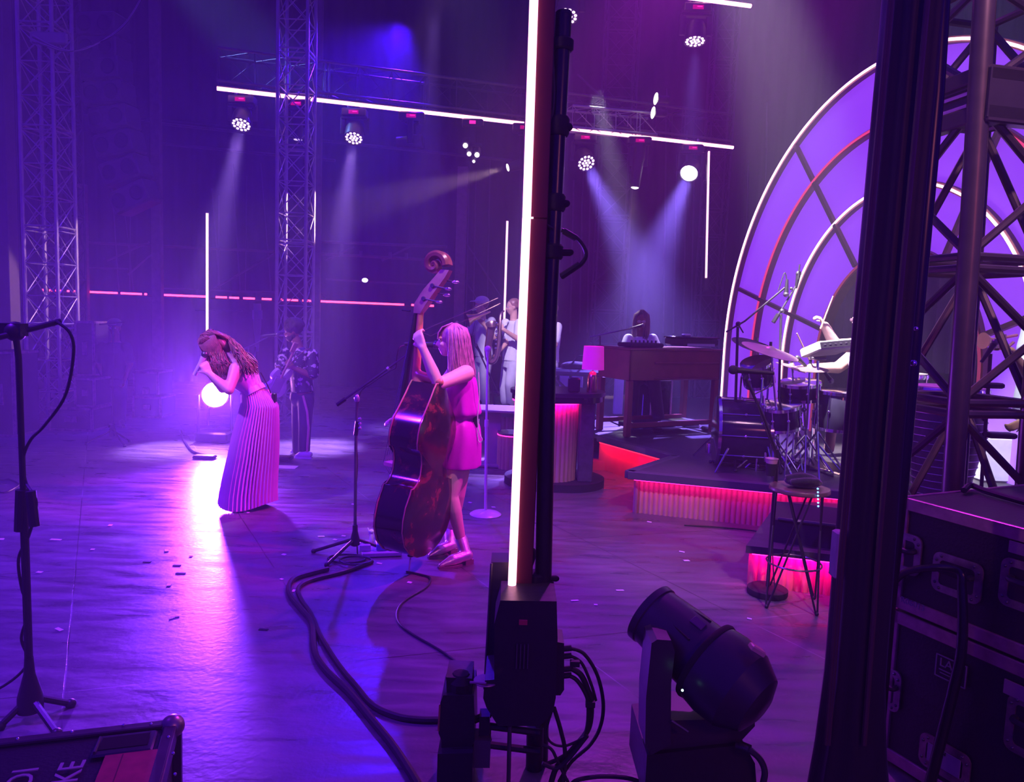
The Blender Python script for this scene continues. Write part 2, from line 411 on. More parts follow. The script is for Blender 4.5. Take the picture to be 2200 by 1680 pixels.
box_truss('lighting_truss','short bright truss piece behind the black mast, above the long tube','truss',h0+V((0,.3,-.12)),h1+V((0,.3,-.12)),.34,.02,4,TR,xdir=(0,0,1),cross=False)
led_bar('short pink-white LED tube cut by the top frame edge',P(1380,-18,10.6),P(1613,13,11.1),.055,back=(0,1,.6))
a_=P(1380,-45,10.9)+V((0,0,.28)); box_truss('lighting_truss','upper lighting truss at the top edge above the second tube','truss',a_+V((-3,0,0)),P(1613,-20,11.4)+V((0,0,.28)),.42,.022,9,TRD,xdir=(0,0,1),cross=False)
def stick(label,x0,y0,x1,y1,Y,w,zb=0):
    a=P(x0,y0,Y);b=P(x1,y1,Y); t=led_bar(label,b,a,w,em=TWS,nm='led_stick')
    if zb is not None:
        mb=MB(); mb.tube([V((b.x,b.y+.03,b.z)),V((b.x,b.y+.03,.0))],.02,8); mb.lathe([(.16,0),(.16,.015),(.03,.03)],M4.Translation((b.x,b.y+.03,0))); mb.build('pole_stand',BLK,t)
    return t
stick('slim vertical white LED stick standing behind the singer',445,458,445,712,10.6,.036)
stick('slim vertical LED stick behind the saxophone player',1090,475,1083,700,12.0,.036)
q=stick('slim vertical LED stick hanging from right end of lighting truss',1523,325,1517,597,12.6,.036,zb=None)
mb=MB(); mb.tube(bez([P(1523,322,12.6),P(1518,330,12.6),P(1512,350,12.6),P(1507,378,12.6),P(1506,372,12.7)],5),.01,6); mb.build('feed_cable',RUB,q)
mb=MB(); mb.box(tuple(P(1517,612,12.6)),(.08,.08,.2),bev=.01);mb.build('end_block',BLK,q)
# ================================================================ lighting fixtures
HEADB=mat('fixture_shell',(.03,.028,.032),.4)
DISP=glow('display_pink',(1,.02,.35),1.6)
LENSW=glow('lens_lit',(1,.66,1),2.6); LENSD=mat('lens_dim',(.3,.25,.35),.2,0,(.8,.6,1),1.2,var=0)
PLATE=mat('front_plate',(.10,.06,.16),.4)
def wash(label,x,y,Y,aim,dia,power,color,deg,top,lens=LENSW,group=None,cells=True,power_l=None):
    """hanging moving-head wash lamp; (x,y) lens centre, aim world point"""
    L=P(x,y,Y); d=(V(aim)-L).normalized(); c=L-d*dia*.45; r=dia/2
    zt=top.z-.02; t=thing('moving_head','%s'%label,'stage light',(c.x,c.y,zt),group=group or None)
    mb=MB(); mb.box((c.x,c.y,zt-.07),(.38,.2,.13),bev=.02); mb.build('base',HEADB,t)
    mb=MB(); mb.box((c.x,c.y-.102,zt-.075),(.15,.012,.055)); dp=mb.build('display',mat('display_dim',(.1,.0,.03),.3,0,(1,.0,.25),.5,var=0),t)
    mb=MB(); mb.box((c.x+.02,c.y-.11,zt-.07),(.07,.01,.012)); mb.build('readout',DISP,dp)
    mb=MB()
    for s_ in(-1,1):
        xx=c.x+s_*(r+.035); mb.tube([(xx,c.y,zt-.14),(xx,c.y,c.z-.04)],.028,8,flat=1.6)
    mb.box((c.x,c.y,zt-.15),(2*r+.12,.11,.04),bev=.01); mb.build('yoke',HEADB,t)
    for s_ in (-.1,.1): mb=MB(); mb.tube([(c.x+s_,c.y,zt),(c.x+s_,c.y,zt+.1)],.022,8); mb.build('clamp',ALU,t)
    m=xf(c,d); mb=MB(); mb.lathe([(r*.45,-r*1.0),(r*.8,-r*.85),(r*.98,-r*.3),(r*1.02,r*.6),(r*1.06,r*.88),(r*.98,r*.9),(r*.96,r*.82)],m,24); hd=mb.build('head',HEADB,t)
    mb=MB(); mb.lathe([(r*.95,r*.80),(r*.95,r*.83)],m,24); mb.build('front_plate',PLATE,hd)
    mb=MB()
    if cells:
        pts=[(0,0)]+[(.36*math.cos(a*PI/3),.36*math.sin(a*PI/3)) for a in range(6)]+[(.76*math.cos(a*PI/6+.26),.76*math.sin(a*PI/6+.26)) for a in range(12)]
        for u,w in pts: mb.lathe([(r*.145,r*.83),(r*.135,r*.88),(r*.07,r*.9)],m@M4.Translation((u*r,w*r,0)),8)
    else: mb.lathe([(r*.9,r*.83),(r*.85,r*.93),(r*.4,r*.99),(.001,r)],m,24)
    mb.build('lens',lens,hd)
    if power: spot('beam_light',t,L+d*.05,aim,power,color,deg+3,rad=r*.6,blend=1.0)
    return t
def profile(label,x,y,Y,aim,dia,length,power,color,deg,top,dim=False):
    L=P(x,y,Y); d=(V(aim)-L).normalized(); c=L-d*length*.55; r=dia/2; zt=top.z-.02
    t=thing('moving_head',label,'stage light',(c.x,c.y,zt))
    mb=MB(); mb.box((c.x,c.y,zt-.07),(.4,.22,.13),bev=.02); mb.build('base',HEADB,t)
    mb=MB(); mb.box((c.x,c.y-.112,zt-.075),(.15,.012,.055)); dp=mb.build('display',MATS['display_dim'],t)
    mb=MB(); mb.box((c.x+.02,c.y-.12,zt-.07),(.08,.01,.012)); mb.build('readout',DISP,dp)
    mb=MB()
    sd=d.cross(V((0,0,1))); sd=sd.normalized() if sd.length>.1 else V((1,0,0))
    for s_ in(-1,1):
        q=c+sd*s_*(r*1.35); mb.tube([(q.x,q.y,zt-.14),(q.x,q.y,c.z-.05)],.035,8,flat=1.5)
    mb.box((c.x,c.y,zt-.15),(r*2.6,.13,.05),bev=.01); mb.build('yoke',HEADB,t)
    m=xf(c,d); mb=MB(); h=length*.55
    mb.lathe([(r*.7,-length*.45),(r*1.2,-length*.42),(r*1.3,-length*.1),(r*1.15,0),(r*1.0,h*.6),(r*.95,h),(r*.8,h)],m,20); hd=mb.build('head',HEADB,t)
    mb=MB(); mb.lathe([(r*.78,h*.985),(r*.7,h*1.02),(r*.3,h*1.05)],m,20); mb.build('lens',glow('lens_warm',(1,.75,.8),8) if not dim else LENSD,hd)
    if power: spot('beam_light',t,L+d*.06,aim,power,color,deg,rad=r*.4,blend=.3)
    return t
VIO=(.42,.2,1.0); BLU=(.24,.14,1.0)
def dn(x,y,Y,dx=0,dy=0): p=P(x,y,Y); return (p.x+dx,p.y+dy,0)
BM=11.0
wash('lit wash light aimed straight down, leftmost on the long truss',518,269,11.3,dn(518,269,11.3,.05,-2.4),.29,900*BM,VIO,13,onbar(518))
wash('lit wash light aimed down, second lit lamp on the long truss',760,298,11.8,dn(760,298,11.8,.05,-2.4),.29,900*BM,VIO,14,onbar(760))
profile('dark profile lamp hanging sideways with thin warm lens left of centre',853,306,12.0,P(300,330,12.3),.17,.42,0,VIO,9,onbar(905),dim=False)
profile('unlit profile lamp hanging straight down between the two left wash lights',640,300,11.5,dn(640,300,11.5),.17,.4,0,VIO,9,onbar(640),dim=True)
profile('profile lamp throwing a soft warm beam left, beside the bright pole',1091,360,12.4,P(560,500,11.4),.16,.5,2500,(1,.55,.6),16,onbar(1120))
wash('lit wash light aimed down to the right, just right of black mast',1260,351,12.9,P(1430,700,10.3),.32,1500*BM,BLU,17,onbar(1262))
profile('slim red-lit profile lamp pointing down between two bright wash lights',1364,403,13.1,dn(1350,403,13.1,-.2),.17,.75,900,(1,.6,.45),11,onbar(1378))
wash('brightest wash light with solid white face at right end of truss',1480,373,13.4,P(1350,700,10.6),.33,1500*BM,BLU,17,onbar(1487),lens=glow('lens_full',(1,.9,1),8),cells=False)
wash('spiky-lensed wash light hanging at top right below short tube',1493,90,10.9,dn(1493,90,10.9,-.1,-1.0),.3,350*BM,BLU,15,P(1508,5,10.9))
wash('round wash light at the top, half hidden by the black mast head',1218,36,11.0,dn(1180,36,11,-.4,-2.5),.32,800*BM,VIO,13,P(1218,-40,11.0))
wash('wash light at the top edge left of centre, only its rim showing',935,-10,11.2,dn(935,-10,11.2,-.2),.3,350*BM,VIO,13,P(935,-80,11.2))
# spider lamp with four small heads
top=onbar(1017); t=thing('spider_light','small hanging cluster lamp with four little round bulbs','stage light',(top.x,top.y,top.z-.02))
c=P(1015,310,12.3)
mb=MB(); mb.box((top.x,top.y,top.z-.09),(.34,.18,.12),bev=.02); mb.build('base',HEADB,t)
mb=MB(); mb.box((top.x,top.y-.092,top.z-.09),(.1,.01,.05)); mb.build('display',DISP,t)
mb=MB(); mb.box((top.x,top.y,(top.z+c.z)/2-.04),(.1,.06,top.z-c.z-.1),bev=.01); mb.box((c.x,c.y,c.z),(.3,.06,.05),bev=.01); mb.build('yoke',HEADB,t)
for x,y,r in ((1008,330,.045),(1025,332,.05),(1018,346,.03),(1000,312,.05)):
    q=P(x,y,12.2); mb=MB(); mb.tube([q+V((0,.1,.1)),q+V((0,.0,.0))],r*1.2,10); hd=mb.build('lamp_head',HEADB,t)
    mb=MB(); mb.ball(tuple(q+V((0,-.02,-.01))),r*.8); mb.build('bulb',glow('bulb_soft',(1,.75,1),2.5),hd)
for x,y,lab in ((1409,212,'small upper round lamp on the bright truss piece'),(1403,242,'small lower round lamp on the bright truss piece')):
    q=P(x,y,12.7); t=thing('small_lamp',lab,'stage light',q); mb=MB(); mb.tube([q+V((.02,.02,0)),q+V((.22,.1,.02))],.06,12); mb.build('body',HEADB,t)
    mb=MB(); mb.ball((0,0,0),(.035,.03,.1),M4.Translation(q)@M4.Rotation(R_(8),4,'Y')); mb.build('lens',glow('lens_yellowish',(1,.9,.75),5),t)
q=P(784,602,14.0); t=thing('work_light','tiny white work light glowing on the back rail','lamp',q); mb=MB(); mb.ball((0,0,0),(.055,.04,.04),M4.Translation(q)); mb.build('bulb',glow('white_bulb',(.9,.9,1),6),t); mb=MB(); mb.tube([q+V((0,.06,0)),q+V((0,.25,-.02))],.04,8); mb.build('bracket',BLK,t)
# line array
t=thing('line_array','hanging curved column of loudspeaker boxes at upper left','loudspeaker array',P(225,60,12.2))
AB=mat('array_box',(.07,.06,.07),.55); AG=mat('speaker_cone',(.03,.03,.035),.7)
pts=[(222,60,0),(225,110,0),(229,152,2),(236,205,4),(246,258,8),(258,312,12),(272,368,18),(292,425,24)]
for i,(x,y,a) in enumerate(pts):
    c=P(x,y,12.2); m=M4.Translation(c)@M4.Rotation(R_(-a),4,'Y')@M4.Rotation(R_(-8),4,'Z')
    mb=MB(); mb.box((0,0,0),(.66,.4,.37),m,bev=.03); bx=mb.build('speaker_box',AB,t)
    for s_ in(-.17,.17):
        mb=MB(); mb.lathe([(.11,0),(.12,.012),(.1,.02),(.05,.006)],m@M4.Translation((s_,-.2,0))@M4.Rotation(PI/2,4,'X'),20); mb.build('cone',AG,bx)
# ================================================================ arch shell
SC=1.2
AC=V((3.3*SC,6.951*SC,EYE+(1.396-EYE)*SC)); ath=-1.376; au=V((math.cos(ath),math.sin(ath),0)); an=V((-math.sin(ath),math.cos(ath),0))
AR=[r*SC for r in (2.789,2.243,1.676,1.102)]; AREC=[r*SC for r in (0,.081,.162,.215)]
t=thing('arch_shell','giant purple glowing semicircular arch with concentric rings behind the drums','arch',(AC.x,AC.y,0))
PAN=mat('lit_scrim',(.35,.2,.6),.7,0,(.30,.045,.95),.8,var=.1,scale=1.2)  # fabric lit from behind, its purple glow put in as emission
WD=mat('arch_wood',(.16,.06,.05),.5,var=.2)
def arc(R,rec,a0=0,a1=PI,n=72,dz=0):
    out=[]
    for i in range(n+1):
        a=a0+(a1-a0)*i/n; out.append(AC+an*rec+au*(R*math.cos(a))+V((0,0,R*math.sin(a)+dz)))
    lo=AC.z-.35
    a=out[0]; out.insert(0,V((a.x,a.y,.3))); b_=out[-1]; out.append(V((b_.x,b_.y,.3)))
    return out
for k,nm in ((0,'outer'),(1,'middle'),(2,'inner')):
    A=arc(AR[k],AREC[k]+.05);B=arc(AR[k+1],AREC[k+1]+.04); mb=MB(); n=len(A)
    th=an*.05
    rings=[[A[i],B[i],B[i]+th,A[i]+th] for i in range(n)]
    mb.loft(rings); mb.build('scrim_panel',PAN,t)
for k in range(4):
    A=arc(AR[k],AREC[k]); mb=MB()
    rings=[]
    for i,q in enumerate(A):
        rad=(V((AC.x,AC.y,AC.z))+an*AREC[k]-q); 
        if i==0 or i==len(A)-1: rad=V((rad.x,rad.y,0))
        rad.normalize(); w=.03
        rings.append([q-rad*w-an*.02,q+rad*w-an*.02,q+rad*w+an*.1,q-rad*w+an*.1])
    mb.loft(rings); rb=mb.build('ring_frame',WD,t)
    em=[glow('neon_white',(1,.5,.8),5),glow('neon_red',(1,.05,.22),.9),glow('neon_white',(1,.5,.8),5),glow('neon_dim',(1,.1,.3),.3)][k]
    mb=MB(); mb.tube([q-an*.035 for q in A],.014,6); mb.build('neon_edge',em,rb)
def onplane(x,y,rec):
    d=ray(x,y); s=((AC+an*rec-cO).dot(an))/d.dot(an); return cO+d*s
for a,b_ in (((1709,311),(1838,572)),((1586,620),(1766,708))):
    p0=onplane(*a,-.0);p1=onplane(*b_,AREC[3]); 
    for flip in (0,1):
        if flip:
            def mir(q):
                s=(q-AC).dot(au); return q-au*(2*s)
            p0,p1=mir(p0),mir(p1)
        mb=MB(); mb.box((0,0,(p1-p0).length/2),(.05,.05,(p1-p0).length),xf(p0-an*.0,p1-p0,an)); mb.build('rib',WD,t)
drape('curtain_1',tuple(AC+an*.45-au*1.5),tuple(AC+an*.45+au*1.5),2.95,amp=.05,per=.22,material=mat('inner_drape',(.08,.05,.11),.8))
# backing wood skirt under the outer foot
# ================================================================ risers
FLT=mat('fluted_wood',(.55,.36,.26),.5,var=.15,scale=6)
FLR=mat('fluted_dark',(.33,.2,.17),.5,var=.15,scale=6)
DECK=mat('riser_deck',(.06,.055,.06),.45,var=.3,bump=.1)
LIP=mat('riser_lip',(.09,.08,.09),.4)
LPK=glow('led_pink_strip',(1,.02,.30),5)
LRD=glow('led_red_strip',(1,.01,.03),5)
def fluted(parent,a,b,z0,z1,mtl,per=.05,amp=.011,name='fluted_front',out=None):
    a=V(a);b=V(b);d=b-a;L=d.length;d.normalize(); n=V((d.y,-d.x,0))
    if out is not None and n.dot(V(out))<0: n=-n
    k=max(int(L/per),1)*6; row=[]
    for i in range(k+1):
        s=L*i/k; w=amp*abs(math.sin(PI*i/6)); row.append((a+d*s+n*w))
    rings=[[V((q.x,q.y,z)) for q in row]+[V((q.x,q.y,z))-n*(.03) for q in reversed(row)] for z in (z0,z1)]
    mb=MB(); mb.loft(rings); return mb.build(name,mtl,parent,ang=50)
def xy(q): return (q.x,q.y)
ZR=.4
PKL=(1,.0,.36)
def underlip(parent,a,b,z,off,power,c,w=.03):
    a=V((a.x,a.y,z))+V(off);b=V((b.x,b.y,z))+V(off); d=b-a; n=V((-d.y,d.x,0)).normalized()
    if n.y<0: n=-n
    l=bpy.data.lights.new('led_glow','AREA'); l.energy=power; l.color=c; l.shape='RECTANGLE'; l.size=d.length; l.size_y=w
    o=bpy.data.objects.new('led_glow',l); col.objects.link(o)
    zz=-(n*.6+V((0,0,-.8))).normalized(); x=d.normalized(); y=zz.cross(x).normalized(); m=M4((x,y,zz)).transposed().to_4x4(); m.translation=(a+b)/2-n*.02
    o.parent=parent; o.matrix_basis=WM[parent].inverted()@m
ra=F(1290,936,ZR); rb_=F(1452,979,ZR); rc=F(1353,1012,ZR); rd=F(1830,1056,ZR); 
rd2=rc.lerp(rd,2.2); re=V((5.3,9.5,0)); rf=V((5.2,13.6,0)); rg=V((.6,13.2,0)); rh=V((.7,9.6,0))
t=thing('stage_riser','large dark stage riser with pink-lit fluted front under drums and organ','riser',(rc.x,rc.y,0))
poly=[xy(ra),xy(rb_),xy(rc),xy(rd2),xy(re),xy(rf),xy(rg),xy(rh)]
mb=MB(); mb.prism(poly,ZR-.05,ZR); mb.build('deck',DECK,t,smooth=False)
def lipseg(a,b,parent,zz=ZR,mtl=LIP):
    a=V((a.x,a.y,zz));b=V((b.x,b.y,zz)); d=(b-a); mb=MB(); mb.box((0,0,d.length/2),(.07,.09,d.length+.03),xf(a+V((0,0,-.032)),d,(0,0,1)),bev=.006); mb.build('edge_trim',mtl,parent)
lipseg(rc,rd2,t);lipseg(rb_,rc,t);lipseg(ra,rb_,t)
inn=lambda q,dx,dy: V((q.x+dx,q.y+dy,0))
fluted(t,inn(rc,.06,.09),inn(rd2,.03,.09),0,ZR-.07,FLT,per=.045,amp=.018,out=(-.1,-1,0))
def flat_face(parent,a,b,z0,z1,mtl,name='face_panel'):
    a=V((a.x,a.y,0));b=V((b.x,b.y,0));d=b-a; n=V((-d.y,d.x,0)).normalized()*.02
    mb=MB(); mb.loft([[V((q.x,q.y,z)) for q in (a,b,b+n,a+n)] for z in (z0,z1)]); return mb.build(name,mtl,parent,smooth=False)
flat_face(t,inn(rb_,.05,.06),inn(rc,.07,.05),0,ZR-.07,FLR)
REDF=mat('red_lit_face',(.5,.1,.08),.5)  # red light of the LED line also put into the face colour
flat_face(t,inn(ra,.0,.06),inn(rb_,.0,.08),0,ZR-.07,REDF)
def ledline(parent,a,b,z,off,em,r=.008):
    a=V((a.x,a.y,z))+V(off);b=V((b.x,b.y,z))+V(off); mb=MB(); mb.tube([a,b],r,6); return mb.build('led_line',em,parent)
ledline(t,rc,rd2,ZR-.085,(.05,.045,0),LPK); underlip(t,rc,rd2,ZR-.08,(.05,.01,0),5,PKL)
ledline(t,ra,rb_,ZR-.085,(0,.03,0),LRD,.009); underlip(t,ra,rb_,ZR-.08,(0,-.03,0),6,(1,.0,.03))
# low ledge of the notch
mb=MB(); q0=F(1306,1012);q1=F(1350,1004); mb.box(tuple((q0+q1)/2+V((-.1,0,.05))),(.55,.2,.1)); o=mb.build('low_step',mat('step_pale',(.35,.2,.16),.5)); tagp(o,'small pale low step glowing red beside the round counter','step')
# small front step
t=thing('low_riser','low dark step platform with pink-lit fluted front behind the wire table','riser',F(1700,1270))
s0=F(1603,1172,.29); s1=F(1830,1196,.29); s2=F(1850,1075,.31); s3=F(1672,1078,.29)
mb=MB(); mb.prism([xy(s0),xy(s1),xy(s2),xy(s3)],.24,.29); mb.build('deck',DECK,t,smooth=False)
fluted(t,inn(s0,.06,.05),inn(s1,.0,.05),0,.24,mat('fluted_red',(.5,.2,.2),.5),per=.045,out=(0,-1,0))
flat_face(t,inn(s0,.06,.05),inn(s3,.05,0),0,.24,FLR)
ledline(t,s0,s1,.232,(.05,.02,0),LPK); underlip(t,s0,s1,.225,(.04,.0,0),3.5,PKL)
# dark wedge case lying on the low step
q=F(1735,1165,.29); t=thing('floor_monitor','black wedge floor monitor lying on the low step','monitor speaker',q)
m=M4.Translation(q)@M4.Rotation(R_(-20),4,'Z'); mb=MB(); mb.loft([[m@V(p) for p in ((-.24*1,-.1,0),(-.24,.24,0),(-.24,.18,.22),(-.24,-.04,.14))],[m@V(p) for p in ((.3,-.1,0),(.3,.24,0),(.3,.18,.22),(.3,-.04,.14))]]); mb.build('cabinet',BLKM,t)
mb=MB(); mb.tube([m@V((-.2,-.05,.15)),m@V((.26,-.05,.15))],.012,6); mb.build('handle_bar',STEEL,t)
# horn riser
t=thing('stage_riser','low dark riser where the horn players stand','riser',(0,11.5,0))
h=[F(985,884,.36),F(1235,893,.36),V((1.3,13.5,0)),V((-1.3,13.2,0))]
mb=MB(); mb.prism([xy(q) for q in h],.3,.36); mb.build('deck',DECK,t,smooth=False)
fluted(t,inn(h[0],0,.04),inn(h[1],0,.04),0,.3,FLR,per=.06,out=(0,-1,0)); 
# grey side table / block and pink fluted drum plinth behind white stand
q=F(1062,998); t=thing('side_table','grey square pedestal table behind the white microphone stand','table',q)
zt=P(1060,878,q.y).z
TG=mat('table_grey',(.25,.24,.28),.5)
mb=MB(); mb.box((q.x+.05,q.y,zt),(.56,.5,.035),bev=.008); mb.build('table_top',TG,t)
mb=MB(); mb.box((q.x-.02,q.y,zt/2),(.17,.17,zt),bev=.01); mb.build('column',TG,t)
mb=MB(); mb.box((q.x+.02,q.y,.02),(.42,.42,.04),bev=.01); mb.build('base',TG,t)
q=F(1100,1012); t=thing('fluted_plinth','short fluted plinth glowing pink at its top, left of the counter','plinth',q)
def fluted_round(parent,c,r,z0,z1,mtl,name='fluted_front',a0=0,a1=2*PI,per=.05,amp=.012,sy=1):
    k=int(r*(a1-a0)/per)*6; rings=[]
    for z in (z0,z1):
        row=[]
        for i in range(k+(0 if a1-a0>6.2 else 1)):
            a=a0+(a1-a0)*i/k; w=r+amp*abs(math.sin(PI*i/6)); row.append(V((c.x+w*math.cos(a),c.y+w*math.sin(a)*sy,z)))
        rings.append(row)
    mb=MB(); mb.loft(rings); return mb.build(name,mtl,parent,ang=50)
z1=P(1100,936,q.y+.1).z
fluted_round(t,q+V((0,.2,0)),.17,0,z1,FLR)
mb=MB(); mb.lathe([(.185,z1+.012),(.185,z1+.03),(.15,z1+.03)],M4.Translation((q.x,q.y+.2,0))); mb.build('cap',LIP,t)
mb=MB(); cc=q+V((0,.2,z1)); mb.tube([cc+V((.182*math.cos(a*PI/12),.182*math.sin(a*PI/12),0)) for a in range(24)],.006,6,closed=True); mb.build('led_line',LPK,t)
# ================================================================ round counter
q=F(1200,1062); t=thing('counter','rounded counter with black top and pink-lit fluted front','counter',q)
c=q+V((-.02,.5,0)); rx=.37; zt=P(1240,846,c.y-.35).z
CTOP=mat('counter_top',(.03,.028,.035),.3)
MARB=mat('black_marble',(.06,.055,.075),.3,var=.6,scale=14)
def stadium(r,lx,k=20):   # rounded ends
    out=[]
    for i in range(k+1): a=-PI/2+PI*i/k; out.append((c.x+lx+r*math.cos(a),c.y+r*math.sin(a)))
    for i in range(k+1): a=PI/2+PI*i/k; out.append((c.x-lx+r*math.cos(a),c.y+r*math.sin(a)))
    return out
mb=MB(); mb.prism(stadium(.41,.09),zt-.04,zt); mb.build('counter_top',CTOP,t)
mb=MB(); mb.prism(stadium(.39,.09),zt-.1,zt-.04); mb.build('top_band',BLKG,t)
fluted_round(t,c+V((-.1,0,0)),.34,.08,zt-.11,mat('fluted_pink',(.5,.3,.24),.5,var=.1),a0=PI*.95,a1=PI*1.88)
a_=c+V((-.1+.34*math.cos(PI*1.88),.34*math.sin(PI*1.88),0))
mb=MB(); mb.box((c.x+.3,c.y-.02,(zt-.1)/2+.04),(.15,.5,zt-.18),bev=.01); mb.build('side_panel',MARB,t)
mb=MB(); mb.prism(stadium(.44,.09),0,.08); mb.build('plinth',BLKM,t)
cc=c+V((-.1,0,zt-.115)); mb=MB(); mb.tube([cc+V((.368*math.cos(PI*(.95+.93*a/30)),.368*math.sin(PI*(.95+.93*a/30)),0)) for a in range(31)],.007,6); mb.build('led_line',LPK,t)
for a0_,a1_ in ((1.02,1.3),(1.3,1.58),(1.58,1.86)):
    e0=cc+V((.385*math.cos(PI*a0_),.385*math.sin(PI*a0_),0)); e1=cc+V((.385*math.cos(PI*a1_),.385*math.sin(PI*a1_),0)); underlip(t,e0,e1,cc.z,(0,0,0),2.2,PKL)
# lamps
BR=mat('brass',(.6,.33,.2),.25,1)
def lamp(label,x,y,Y,zb):
    b=P(x,y,Y); b.z=zb; s=.001*Y/7*1000/1600*1.6
    u=Y/1600
    t=thing('table_lamp',label,'lamp',b); m=M4.Translation(b)
    mb=MB(); mb.lathe([(11*u,0),(11.5*u,2*u),(11.5*u,30*u),(10.5*u,37*u),(7*u,43*u),(2*u,46*u)],m,24); mb.build('lamp_base',BR,t)
    mb=MB(); mb.lathe([(1.5*u,46*u),(1.5*u,60*u)],m,8); mb.build('stem',BR,t)
    prof=[(24*u,49*u),(21.5*u,99*u),(21*u,99*u),(23.4*u,49.4*u)]
    mb=MB(); vs=[];mb.loft([[m@V((r*math.cos(2*PI*j/28),r*math.sin(2*PI*j/28),z)) for j in range(28)] for r,z in prof+[prof[0]]],cap=False)
    mb.build('lamp_shade',mat('shade_cloth',(.8,.45,.6),.8,0,(1,.0,.55),.38,var=0),t)
    bl=MB(); bl.ball((0,0,72*u),7*u,m); bl.build('bulb',glow('bulb_pink',(1,.03,.5),25),t)
lamp('pink glowing table lamp with brass base at right end of the counter',1271,853,c.y-.12,zt)
lamp('pink glowing table lamp glimpsed between the lit pole and black mast',1152,850,c.y-.1,zt)
# small black box & cup on counter
p=P(1232,850,c.y-.2); mb=MB(); mb.box((p.x,p.y,zt+.075),(.12,.1,.15),bev=.015); o=mb.build('small_speaker',BLK); tagp(o,'small black box standing on the counter left of the brass lamp','speaker')
# ================================================================ organ
def organ():
    b=F(1345,940,ZR); b2=F(1538,929,ZR); b3=F(1302,918,ZR)
    t=thing('organ','tall console organ in reddish brown wood with open legs','organ',(b.x,b.y,ZR))
    ox=V((b2.x-b.x,b2.y-b.y,0)); W=ox.length; ox.normalize(); oy=V((-ox.y,ox.x,0)); D=.62
    m=M4((ox,oy,V((0,0,1)))).transposed().to_4x4(); m.translation=V((b.x,b.y,ZR)); Ht=P(1345,748,b.y).z-ZR
    RW=mat('organ_wood',(.2,.045,.035),.35,var=.3,scale=7)
    low=P(1345,818,b.y).z-ZR
    mb=MB(); mb.box((W/2,.015,(Ht+low)/2),(W,.03,Ht-low),m,bev=.006); bp=mb.build('back_panel',RW,t)
    for zz in (low+.02,(Ht+low)/2+.02): 
        mb=MB(); mb.box((W*.62,-.008,zz),(W*.72,.02,.02),m,bev=.004); mb.build('molding',RW,bp)
    for x_ in (0.015,W-.015):
        mb=MB(); mb.box((x_,D/2,(Ht+low)/2),(.03,D,Ht-low),m,bev=.006); mb.build('side_panel',RW,t)
    mb=MB(); mb.box((W/2,D/2,Ht-.01),(W+.04,D+.04,.03),m,bev=.008); mb.build('lid',RW,t)
    mb=MB(); mb.box((W/2,D*.6,low+.2),(W-.06,D*.7,.05),m); kb=mb.build('keybed',RW,t)
    for i in range(28):
        mb=MB(); mb.box((.1+i*(W-.2)/28,D*.93,low+.235),((W-.2)/28*.85,.13,.02),m); 
        if i%4==0: mb.build('key',WHITE,t)
    for x_,y_ in ((.035,.035),(W-.035,.035),(.035,D-.035),(W-.035,D-.035)):
        mb=MB(); q=[(.035,0),(.045,low)]; mb.box((x_,y_,low/2),(.07,.07,low),m,bev=.008); mb.build('leg',RW,t)
    for y_ in (.05,D-.05):
        mb=MB(); mb.box((W/2,y_,.13),(W-.1,.04,.06),m,bev=.006); mb.build('stretcher',RW,t)
    mb=MB(); mb.box((W/2,.25,.11),(W*.75,.3,.06),m,bev=.01); mb.build('pedal_board',BLKM,t)
    return m,W,D,Ht,b
om,OW,OD,OH,OB=organ()
# keyboards on top
q=om@V((OW-.3,.2,OH)); t=thing('synthesizer','black synthesizer propped on the right end of the organ','keyboard',q)
mb=MB(); mb.box((OW-.29,.22,OH+.08),(.58,.34,.09),om,bev=.015); mb.build('body',BLK,t); mb=MB(); mb.box((OW-.29,.22,OH+.135),(.6,.36,.03),om,bev=.01); mb.build('lid',BLKG,t)
mb=MB(); mb.box((OW-.29,.045,OH+.05),(.44,.01,.03),om); mb.build('rear_strip',mat('pale_strip',(.4,.35,.5),.4),t)
q=om@V((.3,.18,OH)); t=thing('keyboard_module','low black control keyboard on the organ in front of the player','keyboard',q)
mb=MB(); mb.box((.3,.2,OH+.035),(.5,.26,.05),om,bev=.012); mb.build('body',BLKM,t)
for i in range(7):
    mb=MB(); mb.lathe([(.011,0),(.011,.03),(.004,.032)],om@M4.Translation((.1+i*.06,.12,OH+.06)),10); mb.build('knob',BLKG,t)
mb=MB(); mb.box((OW-.4,.2,OH+.165),(.1,.07,.03),om,bev=.008); o=mb.build('phone',mat('pale_plastic',(.6,.55,.6),.4)); tagp(o,'small pale gadget lying on top of the synthesizer','gadget')
